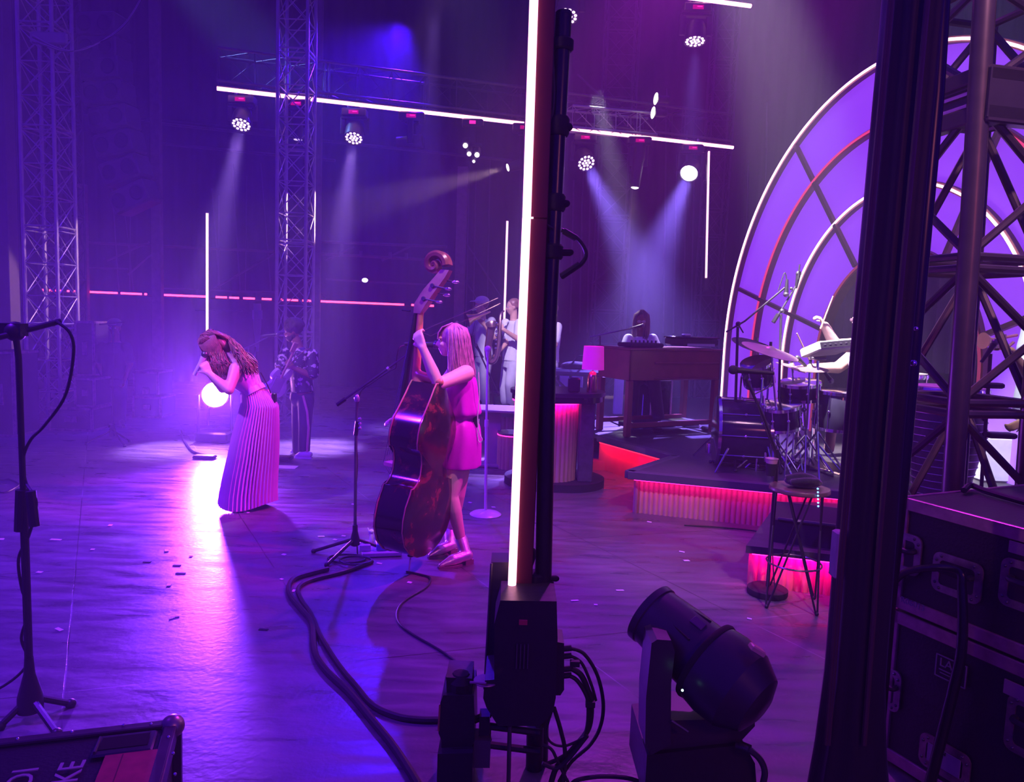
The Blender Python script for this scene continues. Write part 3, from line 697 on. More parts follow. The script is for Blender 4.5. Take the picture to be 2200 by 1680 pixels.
# papers and items behind organ left: covered keyboard stand
q=P(1240,795,10.2); t=thing('keyboard_stand','covered keyboard on a stand left of the organ','keyboard',q)
mb=MB(); mb.box((q.x,q.y,q.z-.03),(.95,.35,.09),bev=.03); mb.build('keyboard_cover',mat('cover_blue',(.06,.06,.1),.7),t)
for s_ in(-1,1):
    mb=MB(); mb.tube([(q.x+s_*.35,q.y,q.z-.08),(q.x-s_*.3,q.y,ZR)],.02,8); mb.build('leg',STEEL,t)
mb=MB(); mb.ball((q.x-.02,q.y,q.z+.05),(.22,.14,.07)); mb.tube(bez([(q.x-.1,q.y-.05,q.z+.06),(q.x,q.y-.1,q.z+.2),(q.x+.12,q.y-.05,q.z+.18)],5),.012,6); o=mb.remesh('black_bag',CLOTHB,None,.012,4); tagp(o,'slumped black bag lying on the covered keyboard','bag')
for x,w in ((1212,20),(1240,24),(1330,20)):
    q=P(x,822,10.6)
    mb=MB(); mb.box((q.x,q.y,(q.z+.2+ZR)/2),(w/150,.06,q.z+.2-ZR),bev=.02); o=mb.build('light_panel',mat('lilac_panel',(.5,.45,.8),.5)); tagp(o,{1212:'narrow pale panel below the covered keyboard, beside the black mast',1240:'pale panel below the covered keyboard, left of the brass lamp',1330:'pale panel seen under the left end of the organ'}[x],'panel',)
t=thing('mixer_rack','glossy rack with a white-trimmed front standing under the organ right end','rack',om@V((OW*.72,.75,0)))
mb=MB(); mb.box((OW*.74,.8,.3),(.32,.3,.6),om,bev=.01); mb.build('cabinet',BLKG,t)
for s_ in (-.16,.16):
    mb=MB(); mb.box((OW*.74+s_,.64,.3),(.025,.02,.6),om); mb.build('edge_trim',mat('bright_trim',(.85,.6,.9),.4),t)
# stuff on the deck under organ: pedals
for i,(x,y,w) in enumerate(((1437,906,.16),(1485,918,.2),(1515,926,.1),(1412,930,.14))):
    q=F(x,y,ZR); mb=MB(); mb.box((q.x,q.y,ZR+.03),(w,.12,.06),bev=.02); o=mb.build('effects_pedal',WHITE if i==1 else BLK); tagp(o,['small black pedal by the keyboard player foot','pale pedal under the right half of the organ','tiny black pedal beside the organ right leg','black pedal in front of the organ left half'][i],'pedal')
# ================================================================ microphone stands
def mic(parent_label,c,d,group=None,body=BLK,head=STEEL,L=.17,name='microphone',grille_r=.026):
    c=V(c);d=V(d).normalized(); t=thing(name,parent_label,'microphone',c)
    m=xf(c,d); mb=MB(); mb.lathe([(.011,-L),(.013,-L*.9),(.019,-.02),(.022,0)],m,14); mb.build('body',body,t)
    mb=MB(); mb.ball((0,0,grille_r*.7),grille_r,m,14,10); mb.build('grille',head,t); return t
def tripod(t,b,r=.33,rots=(.3,2.4,4.5),hz=.22,mtl=BLK,leg=.011):
    for a in rots:
        mb=MB(); e=b+V((r*math.cos(a),r*math.sin(a),.012)); mb.tube([b+V((0,0,hz*.55)),e],leg,8); mb.ball(tuple(e),.018); mb.build('leg',mtl,t)
    mb=MB(); mb.lathe([(.018,hz),(.02,hz*.8),(.036,hz*.5),(.036,hz*.35),(.02,hz*.3)],M4.Translation(b),12); mb.build('hub',mtl,t)
def pole(t,pts,r,mtl=BLK,nm='pole'): mb=MB(); mb.tube(pts,r,10); return mb.build(nm,mtl,t)
# foreground left stand
b=F(66,1545); t=thing('mic_stand','black boom microphone stand in the left foreground with coiled cable','microphone stand',b)
Yb=b.y; top=P(33,712,Yb); j1=P(50,1060,Yb)
pole(t,[b+V((0,0,.05)),j1],.016,BLK);pole(t,[j1,P(40,770,Yb),top],.012,BLK)
mb=MB(); mb.tube([P(47,1052,Yb),P(44,1140,Yb)],.024,10); mb.build('clutch',BLK,t)
pole(t,[P(-60,740,Yb-.12),P(130,690,Yb+.12)],.012,BLK,'boom')
mb=MB(); mb.ball(tuple(top),.04); mb.box(tuple(P(28,708,Yb)),(.09,.05,.05)); mb.build('boom_clamp',BLK,t)
mb=MB(); mb.tube([P(66,1055,Yb-.05),P(75,1130,Yb-.05)],.02,8); mb.build('spare_clip',BLK,t)
for x1,y1 in ((0,1560),(152,1512),(122,1576)):
    e=F(x1,y1,.012); mb=MB(); mb.tube([b+V((0,0,.1)),e],.014,8); mb.ball(tuple(e),.022); mb.build('leg',BLK,t)
mb=MB(); mb.lathe([(.017,.27),(.022,.2),(.048,.1),(.05,.04),(.02,.03)],M4.Translation(b),16); mb.build('hub',mat('hub_paint',(.03,.028,.03),.3,.3),t)
mb=MB(); mb.tube(bez([P(120,690,Yb),P(150,715,Yb),P(158,760,Yb),P(140,850,Yb),P(95,915,Yb),P(66,945,Yb),P(50,985,Yb),P(55,1035,Yb),P(78,1080,Yb-.05),P(62,1150,Yb),P(40,1200,Yb),P(47,1265,Yb),P(62,1310,Yb),P(46,1370,Yb),P(60,1415,Yb),P(45,1445,Yb),P(0,1478,Yb),P(-60,1500,Yb)],8),.006,6); mb.build('cable',RUB,t)
# bassist's stand
b=F(762,1192); Yb=b.y; t=thing('mic_stand','boom microphone stand with tripod base left of the double bass','microphone stand',b)
j=P(767,848,Yb)
pole(t,[b+V((0,0,.08)),P(765,935,Yb)],.0115,mat('stand_grey',(.12,.11,.13),.3,.6)); pole(t,[P(765,935,Yb),j],.008,MATS['stand_grey'])
mb=MB(); mb.tube([P(768,905,Yb),P(764,935,Yb)],.016,8); mb.build('clutch',BLK,t)
pole(t,[P(727,868,Yb),P(905,740,Yb)],.008,MATS['stand_grey'],'boom'); 
mb=MB(); mb.tube([P(724,870,Yb),P(742,857,Yb)],.014,8); mb.build('counterweight',BLK,t)
mb=MB(); mb.tube([P(832,793,Yb),P(836,790,Yb)],.014,8);mb.ball(tuple(P(767,856,Yb)),(.02,.015,.03)); mb.build('boom_clamp',mat('clamp_silver',(.6,.5,.6),.3,.7),t)
for i in range(3):
    mb=MB(); mb.ball(tuple(P(773,900+i*10,Yb-.02)),.013); mb.build('knob',CHR,t)
tripod(t,b,.3,(.15,3.1,4.25),.22,BLK,.012)
mic('microphone pointed at the double bassist mouth',P(930,741,Yb+.1),V((1,.1,0)),L=.2,grille_r=.03)
mb=MB(); mb.tube(bez([P(868,742,Yb+.05),P(857,748,Yb),P(852,775,Yb),P(850,790,Yb),P(838,797,Yb),P(800,822,Yb),P(772,850,Yb),P(766,930,Yb),P(768,1000,Yb),P(764,1080,Yb),P(768,1190,Yb-.03)],8),.0045,6); o=mb.build('mic_cable',RUB); tagp(o,'thin cable running down the boom stand beside the double bass','cable')
# white round-base stand
b=F(1043,1106); Yb=b.y; t=thing('mic_stand','pink-white straight microphone stand with round base behind the bassist','microphone stand',b)
PK=mat('white_enamel',(.82,.72,.78),.3,var=.03)
mb=MB(); mb.lathe([(.138,0),(.14,.008),(.12,.022),(.05,.038),(.02,.045)],M4.Translation(b),32); mb.build('base',PK,t)
pole(t,[b+V((0,0,.03)),P(1045,912,Yb)],.0135,PK);pole(t,[P(1045,914,Yb),P(1048,765,Yb)],.0105,PK,'upper_pole')
mb=MB(); mb.tube([P(1045.5,902,Yb),P(1045,917,Yb)],.019,10); mb.build('clutch',PK,t)
mb=MB(); mb.tube([P(1047,768,Yb),P(1048,750,Yb)],[.012,.026],10); mb.ball(tuple(P(1048,750,Yb)),.03); mb.build('mic_clip',PK,t)
# tripod far left
b=F(242,945); Yb=b.y; t=thing('mic_stand','tripod microphone stand at rear left in front of dark stagehand','microphone stand',b)
pole(t,[b+V((0,0,.05)),P(243,700,Yb)],.011,BLK); 
for x1,y1 in ((184,953),(278,948),(268,958)):
    e=F(x1,y1,.012); mb=MB(); mb.tube([b+V((0,0,.13)),e],.011,8); mb.ball(tuple(e),.02); mb.build('leg',BLK,t)
pole(t,[P(214,697,Yb),P(268,692,Yb)],.01,BLK,'boom')
mb=MB(); mb.lathe([(.02,.2),(.04,.12),(.04,.05)],M4.Translation(b),12); mb.build('hub',BLK,t)
# guitarist stand
Yb=8.5; b=P(545,980,Yb); b.z=0; t=thing('mic_stand','boom stand reaching to the guitarist from behind the singer','microphone stand',b)
pole(t,[b+V((0,0,.1)),P(548,745,Yb)],.011,BLK); pole(t,[P(520,752,Yb),P(575,725,Yb+.1)],.008,MATS['stand_grey'],'boom'); tripod(t,b,.28)
mic('microphone in front of the smiling guitarist',P(592,719,Yb+.15),V((1,.1,.12)),L=.17)
# stand for the horns
Yb=10.2; b=P(1072,900,Yb); b.z=0; t=thing('mic_stand','dark boom stand leaning between the horn players','microphone stand',b)
pole(t,[b+V((0,0,.1)),P(1055,820,Yb)],.012,BLK); pole(t,[P(1072,850,Yb),P(1026,748,Yb)],.011,BLK,'boom'); tripod(t,b,.28)
mic('black microphone angled up at the horn players',P(1024,744,Yb),V((-.5,0,.8)),L=.18)
# keyboard player stand
Yb=9.4; b=P(1292,880,Yb); b.z=ZR; t=thing('mic_stand','boom stand left of the organ reaching the keyboard player','microphone stand',b)
pole(t,[b+V((0,0,.1)),P(1289,722,Yb)],.011,BLK); pole(t,[P(1268,724,Yb),P(1330,711,Yb-.1),P(1368,703,Yb)],.008,MATS['stand_grey'],'boom'); tripod(t,b,.26)
mic('microphone at the keyboard player mouth',P(1378,700,Yb),V((1,.1,.25)),L=.15)
# drum overhead stands
Yb=7.0; b=P(1580,935,Yb); b.z=ZR; t=thing('mic_stand','boom stand over the drums leaning from the arch edge','microphone stand',b)
pole(t,[b+V((0,0,.1)),P(1585,702,Yb)],.013,BLK); pole(t,[P(1560,713,Yb),P(1600,690,Yb),P(1686,618,Yb)],.009,BLK,'boom'); tripod(t,b,.24)
mb=MB(); mb.ball(tuple(P(1586,696,Yb)),.025); mb.tube([P(1587,698,Yb),P(1597,715,Yb)],.007,6); mb.build('boom_clamp',BLK,t)
mb=MB(); mb.tube(bez([P(1672,625,Yb),P(1680,600,Yb),P(1686,586,Yb),P(1690,600,Yb),P(1688,625,Yb)],6),.005,6); mb.build('cable_loop',RUB,t)
mic('left overhead microphone hanging above the cymbals',P(1689,628,Yb),V((0,0,-1)),L=.12)
b=P(1672,960,Yb); b.z=ZR; t=thing('mic_stand','tall telescopic boom stand over the middle of the drum kit','microphone stand',b)
pole(t,[b+V((0,0,.1)),P(1678,675,Yb)],.012,MATS['stand_grey']); pole(t,[P(1664,690,Yb),P(1714,608,Yb)],.009,MATS['stand_grey'],'boom'); tripod(t,b,.26)
mb=MB(); mb.tube([P(1661,693,Yb),P(1672,675,Yb)],.02,8); mb.build('counterweight',BLK,t)
mb=MB(); mb.ball(tuple(P(1680,668,Yb)),.022); mb.ball(tuple(P(1700,620,Yb)),.015);mb.build('boom_clamp',STEEL,t)
mic('right overhead microphone standing above the drum kit',P(1715,592,Yb),V((.1,0,1)),L=.12)
mb=MB(); mb.tube([P(1715,600,Yb-.03),P(1718,568,Yb-.03)],.007,6); mb.build('cable',RUB,t)
# round base mic stand front right
b=F(1648,1276); Yb=b.y; t=thing('mic_stand','black microphone stand with heavy round base beside the wire table','microphone stand',b)
mb=MB(); mb.lathe([(.125,0),(.13,.01),(.128,.04),(.115,.048),(.02,.052)],M4.Translation(b),32); mb.build('base',BLKM,t)
j=P(1669,975,Yb)
pole(t,[b+V((0,0,.04)),j],.012,BLK); pole(t,[j,P(1640,895,Yb),P(1602,812,Yb)],.009,BLK,'boom')
mb=MB(); mb.tube([P(1668,965,Yb),P(1669,995,Yb)],.016,8); mb.build('clutch',BLK,t)
mb=MB(); mb.tube(bez([P(1660,812,Yb),P(1650,832,Yb),P(1625,845,Yb),P(1622,852,Yb),P(1640,910,Yb-.02),P(1668,990,Yb-.02),P(1668,1060,Yb-.02),P(1660,1180,Yb-.02),F(1665,1268,.06)],7),.004,6); mb.build('cable',RUB,t)
mb=MB(); mb.tube([P(1604,806,Yb),P(1600,815,Yb)],.012,6); mb.build('mic_clip',BLK,t)
mic('black vocal microphone on the boom in front of the drum kit',P(1582,795,Yb),V((-1,0,.05)),L=.24,head=BLKM,grille_r=.03)
p=P(1657,1005,Yb-.05); t=thing('drink_cup','clear plastic cup with dark drink in a holder on the microphone stand','cup',p)
mb=MB(); mb.lathe([(.028,-.05),(.036,.03)],M4.Translation(p),18); mb.build('holder',BLKM,t); mb=MB(); mb.lathe([(.034,.03),(.039,.058),(.041,.058),(.041,.062),(.036,.062)],M4.Translation(p),18); mb.build('cup_rim',mat('clear_plastic',(.5,.3,.35),.2,var=0),t)
# ================================================================ wire table
b=F(1700,1297); c=P(1718,1046,b.y); zt=c.z; t=thing('side_table','small round table with crossing black wire legs in front of the riser','table',(c.x,c.y,0))
mb=MB(); mb.lathe([(.175,zt-.028),(.182,zt-.022),(.182,zt-.006),(.178,zt)],M4.Translation((c.x,c.y,0)),40); mb.build('table_top',mat('tabletop_wood',(.12,.07,.055),.35,var=.3),t)
for k in range(4):
    a=k*PI/2+.45
    for s_ in(-1,1):
        p0=V((c.x+.15*math.cos(a+s_*1.25),c.y+.15*math.sin(a+s_*1.25),zt-.03)); p1=V((c.x+.205*math.cos(a+s_*.03),c.y+.205*math.sin(a+s_*.03),.01)); 
        mb=MB(); mb.tube([p0,p1],.0065,8); mb.build('wire_leg',BLK,t)
    mb=MB(); mb.ball((c.x+.205*math.cos(a),c.y+.205*math.sin(a),.012),.013); mb.build('foot',BLK,t)
mb=MB(); mb.tube([V((c.x+.165*math.cos(i*PI/16),c.y+.165*math.sin(i*PI/16),.27)) for i in range(32)],.006,6,closed=True); mb.build('ring_brace',mat('ring_metal',(.15,.12,.14),.3,.7),t)
mb=MB(); mb.ball((c.x+.02,c.y,zt+.035),(.12,.09,.035)); mb.tube(bez([(c.x-.08,c.y-.06,zt+.04),(c.x,c.y-.09,zt+.06),(c.x+.09,c.y-.06,zt+.05)],5),.02,8); mb.tube(bez([(c.x-.09,c.y,zt+.05),(c.x,c.y-.02,zt+.075),(c.x+.1,c.y+.01,zt+.05)],5),.022,8)
o=mb.remesh('headphone_pouch',CLOTHB,None,.008,2); tagp(o,'black folded pouch lying on the small wire table','pouch')
mb=MB(); px=P(1757,1048,c.y-.18)
for i in range(6): mb.ball(tuple(P(1757+.2*i,1050+i*7.5,c.y-.19)),.0055)
o=mb.build('indicator_strip',glow('led_blue',(.1,.35,1),6)); tagp(o,'short row of tiny blue lights hanging off the wire table edge','indicator light')
# ================================================================ drums
GD=mat('drum_shell',(.03,.028,.045),.12,.0,var=.3); HEADW=mat('drum_skin',(.8,.78,.8),.5,var=.03); CYM=mat('cymbal_bronze',(.7,.5,.45),.35,.8,var=.1)
def drum(name,label,c,axis,r,h,cat='drum',shell=GD,head=HEADW,lugs=8,legs=None,base=None):
    c=V(c); t=thing(name,label,cat,base if base is not None else c); m=xf(c,axis)
    mb=MB(); mb.lathe([(r*.97,-h/2),(r,-h/2+.01),(r,h/2-.01),(r*.97,h/2)],m,36); mb.build('shell',shell,t)
    for s_ in(-1,1):
        mb=MB(); mb.lathe([(r*1.01,s_*h/2-.02),(r*1.045,s_*h/2-.018),(r*1.045,s_*h/2+.012),(r*1.0,s_*h/2+.014)],m,36); mb.build('hoop',CHR,t)
        mb=MB(); mb.lathe([(r*.985,s_*h/2-.004),(r*.985,s_*h/2+.004)],m,36); mb.build('drumhead',head,t)
    for k in range(lugs):
        a=2*PI*k/lugs; p=V((r*1.03*math.cos(a),r*1.03*math.sin(a),0)); mb=MB(); mb.tube([m@(p+V((0,0,-h/2))),m@(p+V((0,0,h/2)))],.006,6); mb.ball(tuple(m@p),.016); mb.build('lug',CHR,t)
    return t
YD=7.1
q=P(1592,925,YD); d=V((-.98,.16,0))
q.z=ZR+.33; drum('bass_drum','big dark bass drum with chrome lugs at left of the kit','',.0,.0) if 0 else None
t=drum('bass_drum','big dark bass drum lying on its side at left of the kit',q,d,.32,.46,head=mat('bass_head',(.04,.04,.05),.3),lugs=10)
for s_ in (-1,1):
    mb=MB(); mb.tube([q+V((-.2,s_*.3,-.12)),q+V((-.34,s_*.42,-.33))],.01,6); mb.build('spur',CHR,t)
t=drum('snare_drum','snare drum with bright white head in front of the drummer',P(1718,838,YD),V((-.1,-.12,1)),.19,.14)
mb=MB(); mb.tube([P(1716,855,YD),P(1712,965,YD)],.013,8); mb.build('stand_pole',CHR,t)
for a in (.4,2.5,4.6): 
    e=P(1712,985,YD); e.z=ZR+.01; mb=MB(); mb.tube([P(1713,935,YD),e+V((.22*math.cos(a),.22*math.sin(a),0))],.009,6); mb.build('stand_leg',CHR,t)
def floordrum(label,x,y,Y,r,h,ax,nm='tom_drum'):
    c=P(x,y,Y); t=drum(nm,label,c,ax,r,h)
    for k in range(3):
        a=k*2.1+.5; p=c+V((r*1.06*math.cos(a),r*1.06*math.sin(a),-.05)); mb=MB(); mb.tube([p,V((p.x,p.y,ZR))],.009,6); mb.build('leg',CHR,t)
    return t
floordrum('small rack tom tilted below the large cymbals',1628,800,YD-.1,.14,.2,V((-.35,-.35,1)))
floordrum('floor tom beside the drummer, right of the snare',1800,880,YD-.15,.2,.34,V((0,-.05,1)))
floordrum('dark rack tom under the snare at centre of the kit',1680,892,YD-.25,.17,.2,V((-.2,-.2,1)))
def cymbal(label,x,y,Y,r,tilt,bx,nm='cymbal',mtl=CYM):
    c=P(x,y,Y); b=P(bx,980,Y); b.z=ZR; t=thing(nm,label,'cymbal',b); m=xf(c,tilt)
    mb=MB(); mb.lathe([(r,-.012),(r*.6,.004),(r*.22,.012),(r*.18,.02),(r*.08,.036),(.006,.04),(.006,.03),(r*.08,.028),(r*.2,.006),(r*.6,-.002),(r,-.016)],m,48); mb.build('plate',mtl,t)
    mb=MB(); mb.tube([b+V((0,0,.25)),V((b.x,b.y,c.z*.65)),c+V((0,0,.05))],.011,8); mb.build('stand_pole',CHR,t)
    for a in (.2,2.3,4.4):
        mb=MB(); mb.tube([b+V((0,0,.35)),b+V((.26*math.cos(a),.26*math.sin(a),.01))],.009,6); mb.build('stand_leg',CHR,t)
    mb=MB(); mb.tube([c+V((0,0,.03)),c+V((0,0,.075))],.014,8); mb.build('wing_nut',BLK,t)
cymbal('large bronze crash cymbal tilted toward the camera at left of kit',1655,752,YD-.3,.26,V((.22,-.22,1)),1660)
cymbal('darker ride cymbal overlapping just behind the crash cymbal',1625,742,YD+.15,.24,V((.35,.15,1)),1630,mtl=mat('cymbal_dark',(.45,.25,.25),.35,.8))
cymbal('small hi-hat cymbal below the sample pad',1740,790,YD-.2,.165,V((-.02,-.12,1)),1728)
cymbal('second small cymbal glimpsed low behind the snare',1700,787,YD+.25,.15,V((.3,-.1,1)),1705)
# sample pad
b=P(1757,985,YD-.35); b.z=ZR; c=P(1765,752,YD-.35); t=thing('sample_pad','grey flat electronic drum pad on a stand above the hi-hat','drum pad',b)
GR=mat('pad_grey',(.5,.48,.5),.5)
m=M4.Translation(P(1778,748,YD-.2))@M4.Rotation(R_(-6),4,'Y')@M4.Rotation(R_(14),4,'Z')@M4.Rotation(R_(-16),4,'X')
mb=MB(); mb.box((0,0,0),(.38,.3,.085),m,bev=.012); bd=mb.build('body',GR,t)
mb=MB(); mb.box((0,-.152,0),(.36,.01,.055),m); mb.build('socket_panel',BLK,bd)
for i in range(6):
    mb=MB(); mb.box((-.14+i*.055,-.158,.004),(.022,.008,.014),m); mb.build('socket',STEEL,bd)
mb=MB(); mb.tube([P(1757,775,YD-.3),P(1755,985,YD-.3)],.013,8); mb.build('stand_pole',CHR,t)
mb=MB(); mb.box(tuple(P(1758,770,YD-.25)),(.14,.06,.03),bev=.01); mb.build('clamp',STEEL,t)
for a in (.2,2.3,4.4):
    mb=MB(); mb.tube([b+V((0,.05,.4)),b+V((.3*math.cos(a),.3*math.sin(a),.01))],.01,6); mb.build('stand_leg',CHR,t)
for i,(x,y,dx,dy) in enumerate(((1716,772,-.6,.5),(1783,815,.5,-.6),(1752,985,.3,.8))):
    if i<2: mic(['small drum microphone clipped over the snare','pencil drum microphone over the floor tom'][i],P(x,y,YD-.2),V((dx,0,dy)),L=.1)
# extra clutter stands of chrome hardware in the kit
for i,(x0,x1,y0) in enumerate(((1640,1645,850),(1668,1662,880),(1727,1735,860),(1748,1745,880),(1652,1655,870))):
    b=P(x1,985,YD-.3+i*.1); b.z=ZR; t=thing('hardware_stand',['chrome stand beside the bass drum rim','chrome stand between bass drum and centre tom','bright chrome stand below the snare','chrome stand below the sample pad pole','thin chrome stand rising past the rack tom'][i],'drum stand',b,group=None)
    mb=MB(); mb.tube([b+V((0,0,.1)),P(x0,y0,YD-.3+i*.1)],.014,8); mb.build('pole',CHR,t)
    for yy in (y0+20,y0+60):
        mb=MB(); mb.ball(tuple(P(x0,yy,YD-.3+i*.1)),.024); mb.build('wing_bolt',CHR,t)
    for a in (.5,2.6,4.7):
        mb=MB(); mb.tube([b+V((0,0,.28)),b+V((.25*math.cos(a+i*.4),.25*math.sin(a+i*.4),.01))],.009,6); mb.build('leg',CHR,t)
q=F(1600,1003,ZR)
mb=MB(); mb.tube([F(1753,1008,ZR)+V((0,0,.01)),F(1805,1022,ZR)+V((0,0,.01))],.012,6); o=mb.build('drumstick',mat('stick_wood',(.7,.5,.35),.5)); tagp(o,'loose drumstick lying on the riser near its front edge','drumstick')
mb=MB(); mb.lathe([(.05,0),(.055,.02),(.05,.1)],M4.Translation(F(1526,972,ZR)),16); o=mb.build('metal_cup',CHR); tagp(o,'small chrome cup on the riser by the bass drum','cup')
mb=MB()
for k in range(4): mb.tube(bez([F(1560+random.randint(-10,10),985,ZR+.012),F(1630,1000+k*3,ZR+.012),F(1700,1003-k*4,ZR+.012),F(1790,1015+k*3,ZR+.012)],8),.007,6)
o=mb.build('cables',RUB); o['kind']='stuff'; tagp(o,'tangle of black cables on the riser in front of the drums','cables')
# congas
def conga(label,x,y,Y,r,h,vis=True):
    c=P(x,y,Y); t=thing('conga_drum',label,'drum',(c.x,c.y,ZR)); m=M4.Translation((c.x,c.y,0)); zt=c.z; z0=max(ZR,zt-h)
    hh=zt-z0; mb=MB(); mb.lathe([(r*.62,z0),(r*.85,z0+hh*.3),(r*1.08,z0+hh*.62),(r*1.02,zt-.05),(r*.98,zt)],m,40); mb.build('shell',mat('conga_shell',(.05,.05,.07),.35,var=.4,scale=30),t)
    for i in range(14):
        zz=z0+hh*(.08+i*.06); f=(zz-z0)/hh; rr=r*(.62+.75*f if f<.3 else (.85+(f-.3)*.72 if f<.62 else 1.08-(f-.62)*.16))
        mb=MB(); mb.tube([V((c.x+(rr+.004)*math.cos(a*PI/16),c.y+(rr+.004)*math.sin(a*PI/16),zz)) for a in range(32)],.0035,5,closed=True); mb.build('cage_ring',MATS['cage'] if 'cage' in MATS else mat('cage',(.4,.4,.5),.3,.8),t)
    mb=MB(); mb.lathe([(r*1.04,zt-.04),(r*1.08,zt-.02),(r*1.06,zt),(r*1.0,zt+.004)],m,40); mb.build('rim',CHR,t)
    mb=MB(); mb.lathe([(r*1.0,zt-.01),(r*.98,zt+.008),(.001,zt+.012)],m,40); mb.build('drumhead',mat('conga_skin',(.75,.6,.5),.5),t)
    for k in range(6):
        a=k*PI/3; p=(c.x+r*1.07*math.cos(a),c.y+r*1.07*math.sin(a)); mb=MB(); mb.tube([(p[0],p[1],zt-.22),(p[0],p[1],zt)],.007,6); mb.build('tuning_rod',CHR,t)
conga('tall dark conga with wire cage behind the truss tower',2040,832,5.6,.25,1.05)
conga('smaller conga beside the black draped post',1950,803,6.6,.16,.8)
# percussion mic stand right
Yb=5.3; b=P(2110,1050,Yb); b.z=ZR; t=thing('mic_stand','black microphone stand right of the conga','microphone stand',b)
pole(t,[b+V((0,0,.05)),P(2128,760,Yb)],.013,BLK); tripod(t,b,.2,hz=.15); mb=MB(); mb.box(tuple(P(2130,828,Yb)),(.15,.08,.04),bev=.01); mb.build('tray',BLK,t)
mb=MB(); mb.box(tuple(P(2148,935,Yb)),(.2,.1,.04),bev=.01); mb.build('bracket',BLK,t)
mic('black microphone aimed at the percussion player horn',P(2135,740,Yb),V((.5,0,.85)),L=.15)
q=P(2145,985,6.8); mb=MB(); mb.box((q.x,q.y,q.z),(.38,.2,.42),bev=.02); o=mb.build('white_cabinet',mat('white_cab',(.75,.73,.85),.5)); tagp(o,'pale white cabinet behind the microphone stand at the right','cabinet')
# ================================================================ people
def rot_to(v,axis,ang): return M4.Rotation(ang,3,axis)@v
def hand(mb,w,d,pn,curl=.5,s=1.0,side=1,thumb=.6):
    """palm + five fingers; d: direction of the hand, pn: the way the palm faces"""
    d=V(d).normalized(); pn=V(pn); pn=(pn-d*pn.dot(d)).normalized(); sd=d.cross(pn)*side
    w=V(w); pc=w+d*.05*s
    for k in (-1,-.33,.33,1): mb.cone(w+sd*k*.016*s,.016*s,w+d*.085*s+sd*k*.03*s,.0135*s,8)
    ln=(.062,.074,.078,.068)
    for k,o in enumerate((-1,-.33,.33,1)):
        p=w+d*.088*s+sd*o*.031*s; dd=V(d); L=ln[3-k]*s if side>0 else ln[k]*s
        ax=d.cross(pn)
        for j,(f,r) in enumerate(((.45,.0098),(.32,.009),(.25,.0082))):
            dd=(M4.Rotation(curl*(.75+.15*j),3,ax)@dd).normalized(); q=p+dd*L*f; mb.cone(p,r*s,q,r*.93*s,8); p=q
    p=w+d*.025*s+sd*.028*s; dd=(d*.6+sd*.75+pn*.35).normalized(); q=p+dd*.04*s; mb.cone(p,.014*s,q,.0115*s,8)
    dd=(dd+pn*thumb-sd*.4*thumb).normalized(); mb.cone(q,.0115*s,q+dd*.033*s,.0095*s,8)
def headblob(mb,c,fw,up,s=1.0,ears=True,beard=0):
    fw=V(fw).normalized(); up=V(up); up=(up-fw*up.dot(fw)).normalized(); lf=up.cross(fw)
    m=M4((fw,lf,up)).transposed().to_4x4(); m.translation=V(c)
    S=M4.Scale(s,4); m=m@S
    mb.ball((-.012,0,.03),(.096,.076,.088),m,20,14)        # skull
    mb.ball((.012,0,-.03),(.074,.062,.072),m,16,12)       # face
    mb.ball((.04,0,-.078),(.038,.036,.03),m,12,8)          # chin
    for k in(-1,1):
        mb.ball((.055,k*.036,-.022),(.028,.022,.022),m,10,8)   # cheek
        mb.ball((.074,k*.028,.022),(.016,.026,.008),m,10,6)    # brow
        if ears: mb.ball((-.005,k*.077,-.005),(.018,.008,.03),m,10,8)
    mb.cone(m@V((.08,0,.012)),.008*s,m@V((.104,0,-.024)),.011*s,8)   # nose
    mb.ball((.094,0,-.03),(.012,.016,.008),m,8,6)
    mb.ball((.079,0,-.052),(.012,.022,.006),m,10,6); mb.ball((.076,0,-.063),(.012,.019,.007),m,10,6) # lips
    return m
def eyes(t,m,s=1.0,material=None):
    for k in(-1,1):
        mb=MB(); mb.ball((.074,k*.028,.004),(.013,.014,.009),m,10,8); mb.build('eye',material or mat('eye_white',(.6,.58,.6),.2,var=0),t)
def limb(mb,pts,rs,n=14):
    for i in range(len(pts)-1): mb.cone(pts[i],rs[i],pts[i+1],rs[i+1],n)
def torso(mb,secs,n=20):
    """secs: (centre, half width, half depth, width dir)"""
    rings=[]
    for i,(c,w,d,wd) in enumerate(secs):
        c=V(c); a=V(secs[max(i-1,0)][0]);b=V(secs[min(i+1,len(secs)-1)][0]); ax=(b-a).normalized()
        wd=V(wd); wd=(wd-ax*wd.dot(ax)).normalized(); dd=ax.cross(wd)
        rings.append([c+wd*(w*math.cos(2*PI*j/n))+dd*(d*math.sin(2*PI*j/n)) for j in range(n)])
    mb.loft(rings)
def strands(name,parent,material,roots,n,fn,r0=.008,r1=.003,pts=8):
    mb=MB()
    for i in range(n):
        p=fn(i); rr=[r0+(r1-r0)*k/(len(p)-1) for k in range(len(p))]; mb.tube(p,rr,5)
    return mb.build(name,material,parent,ang=80)
HAIRB=mat('hair_brown',(.27,.12,.1),.38,var=.5,scale=25); HAIRP=mat('hair_auburn',(.4,.16,.3),.38,var=.4,scale=30); HAIRK=mat('hair_black',(.03,.022,.022),.7,bump=.6,scale=60)
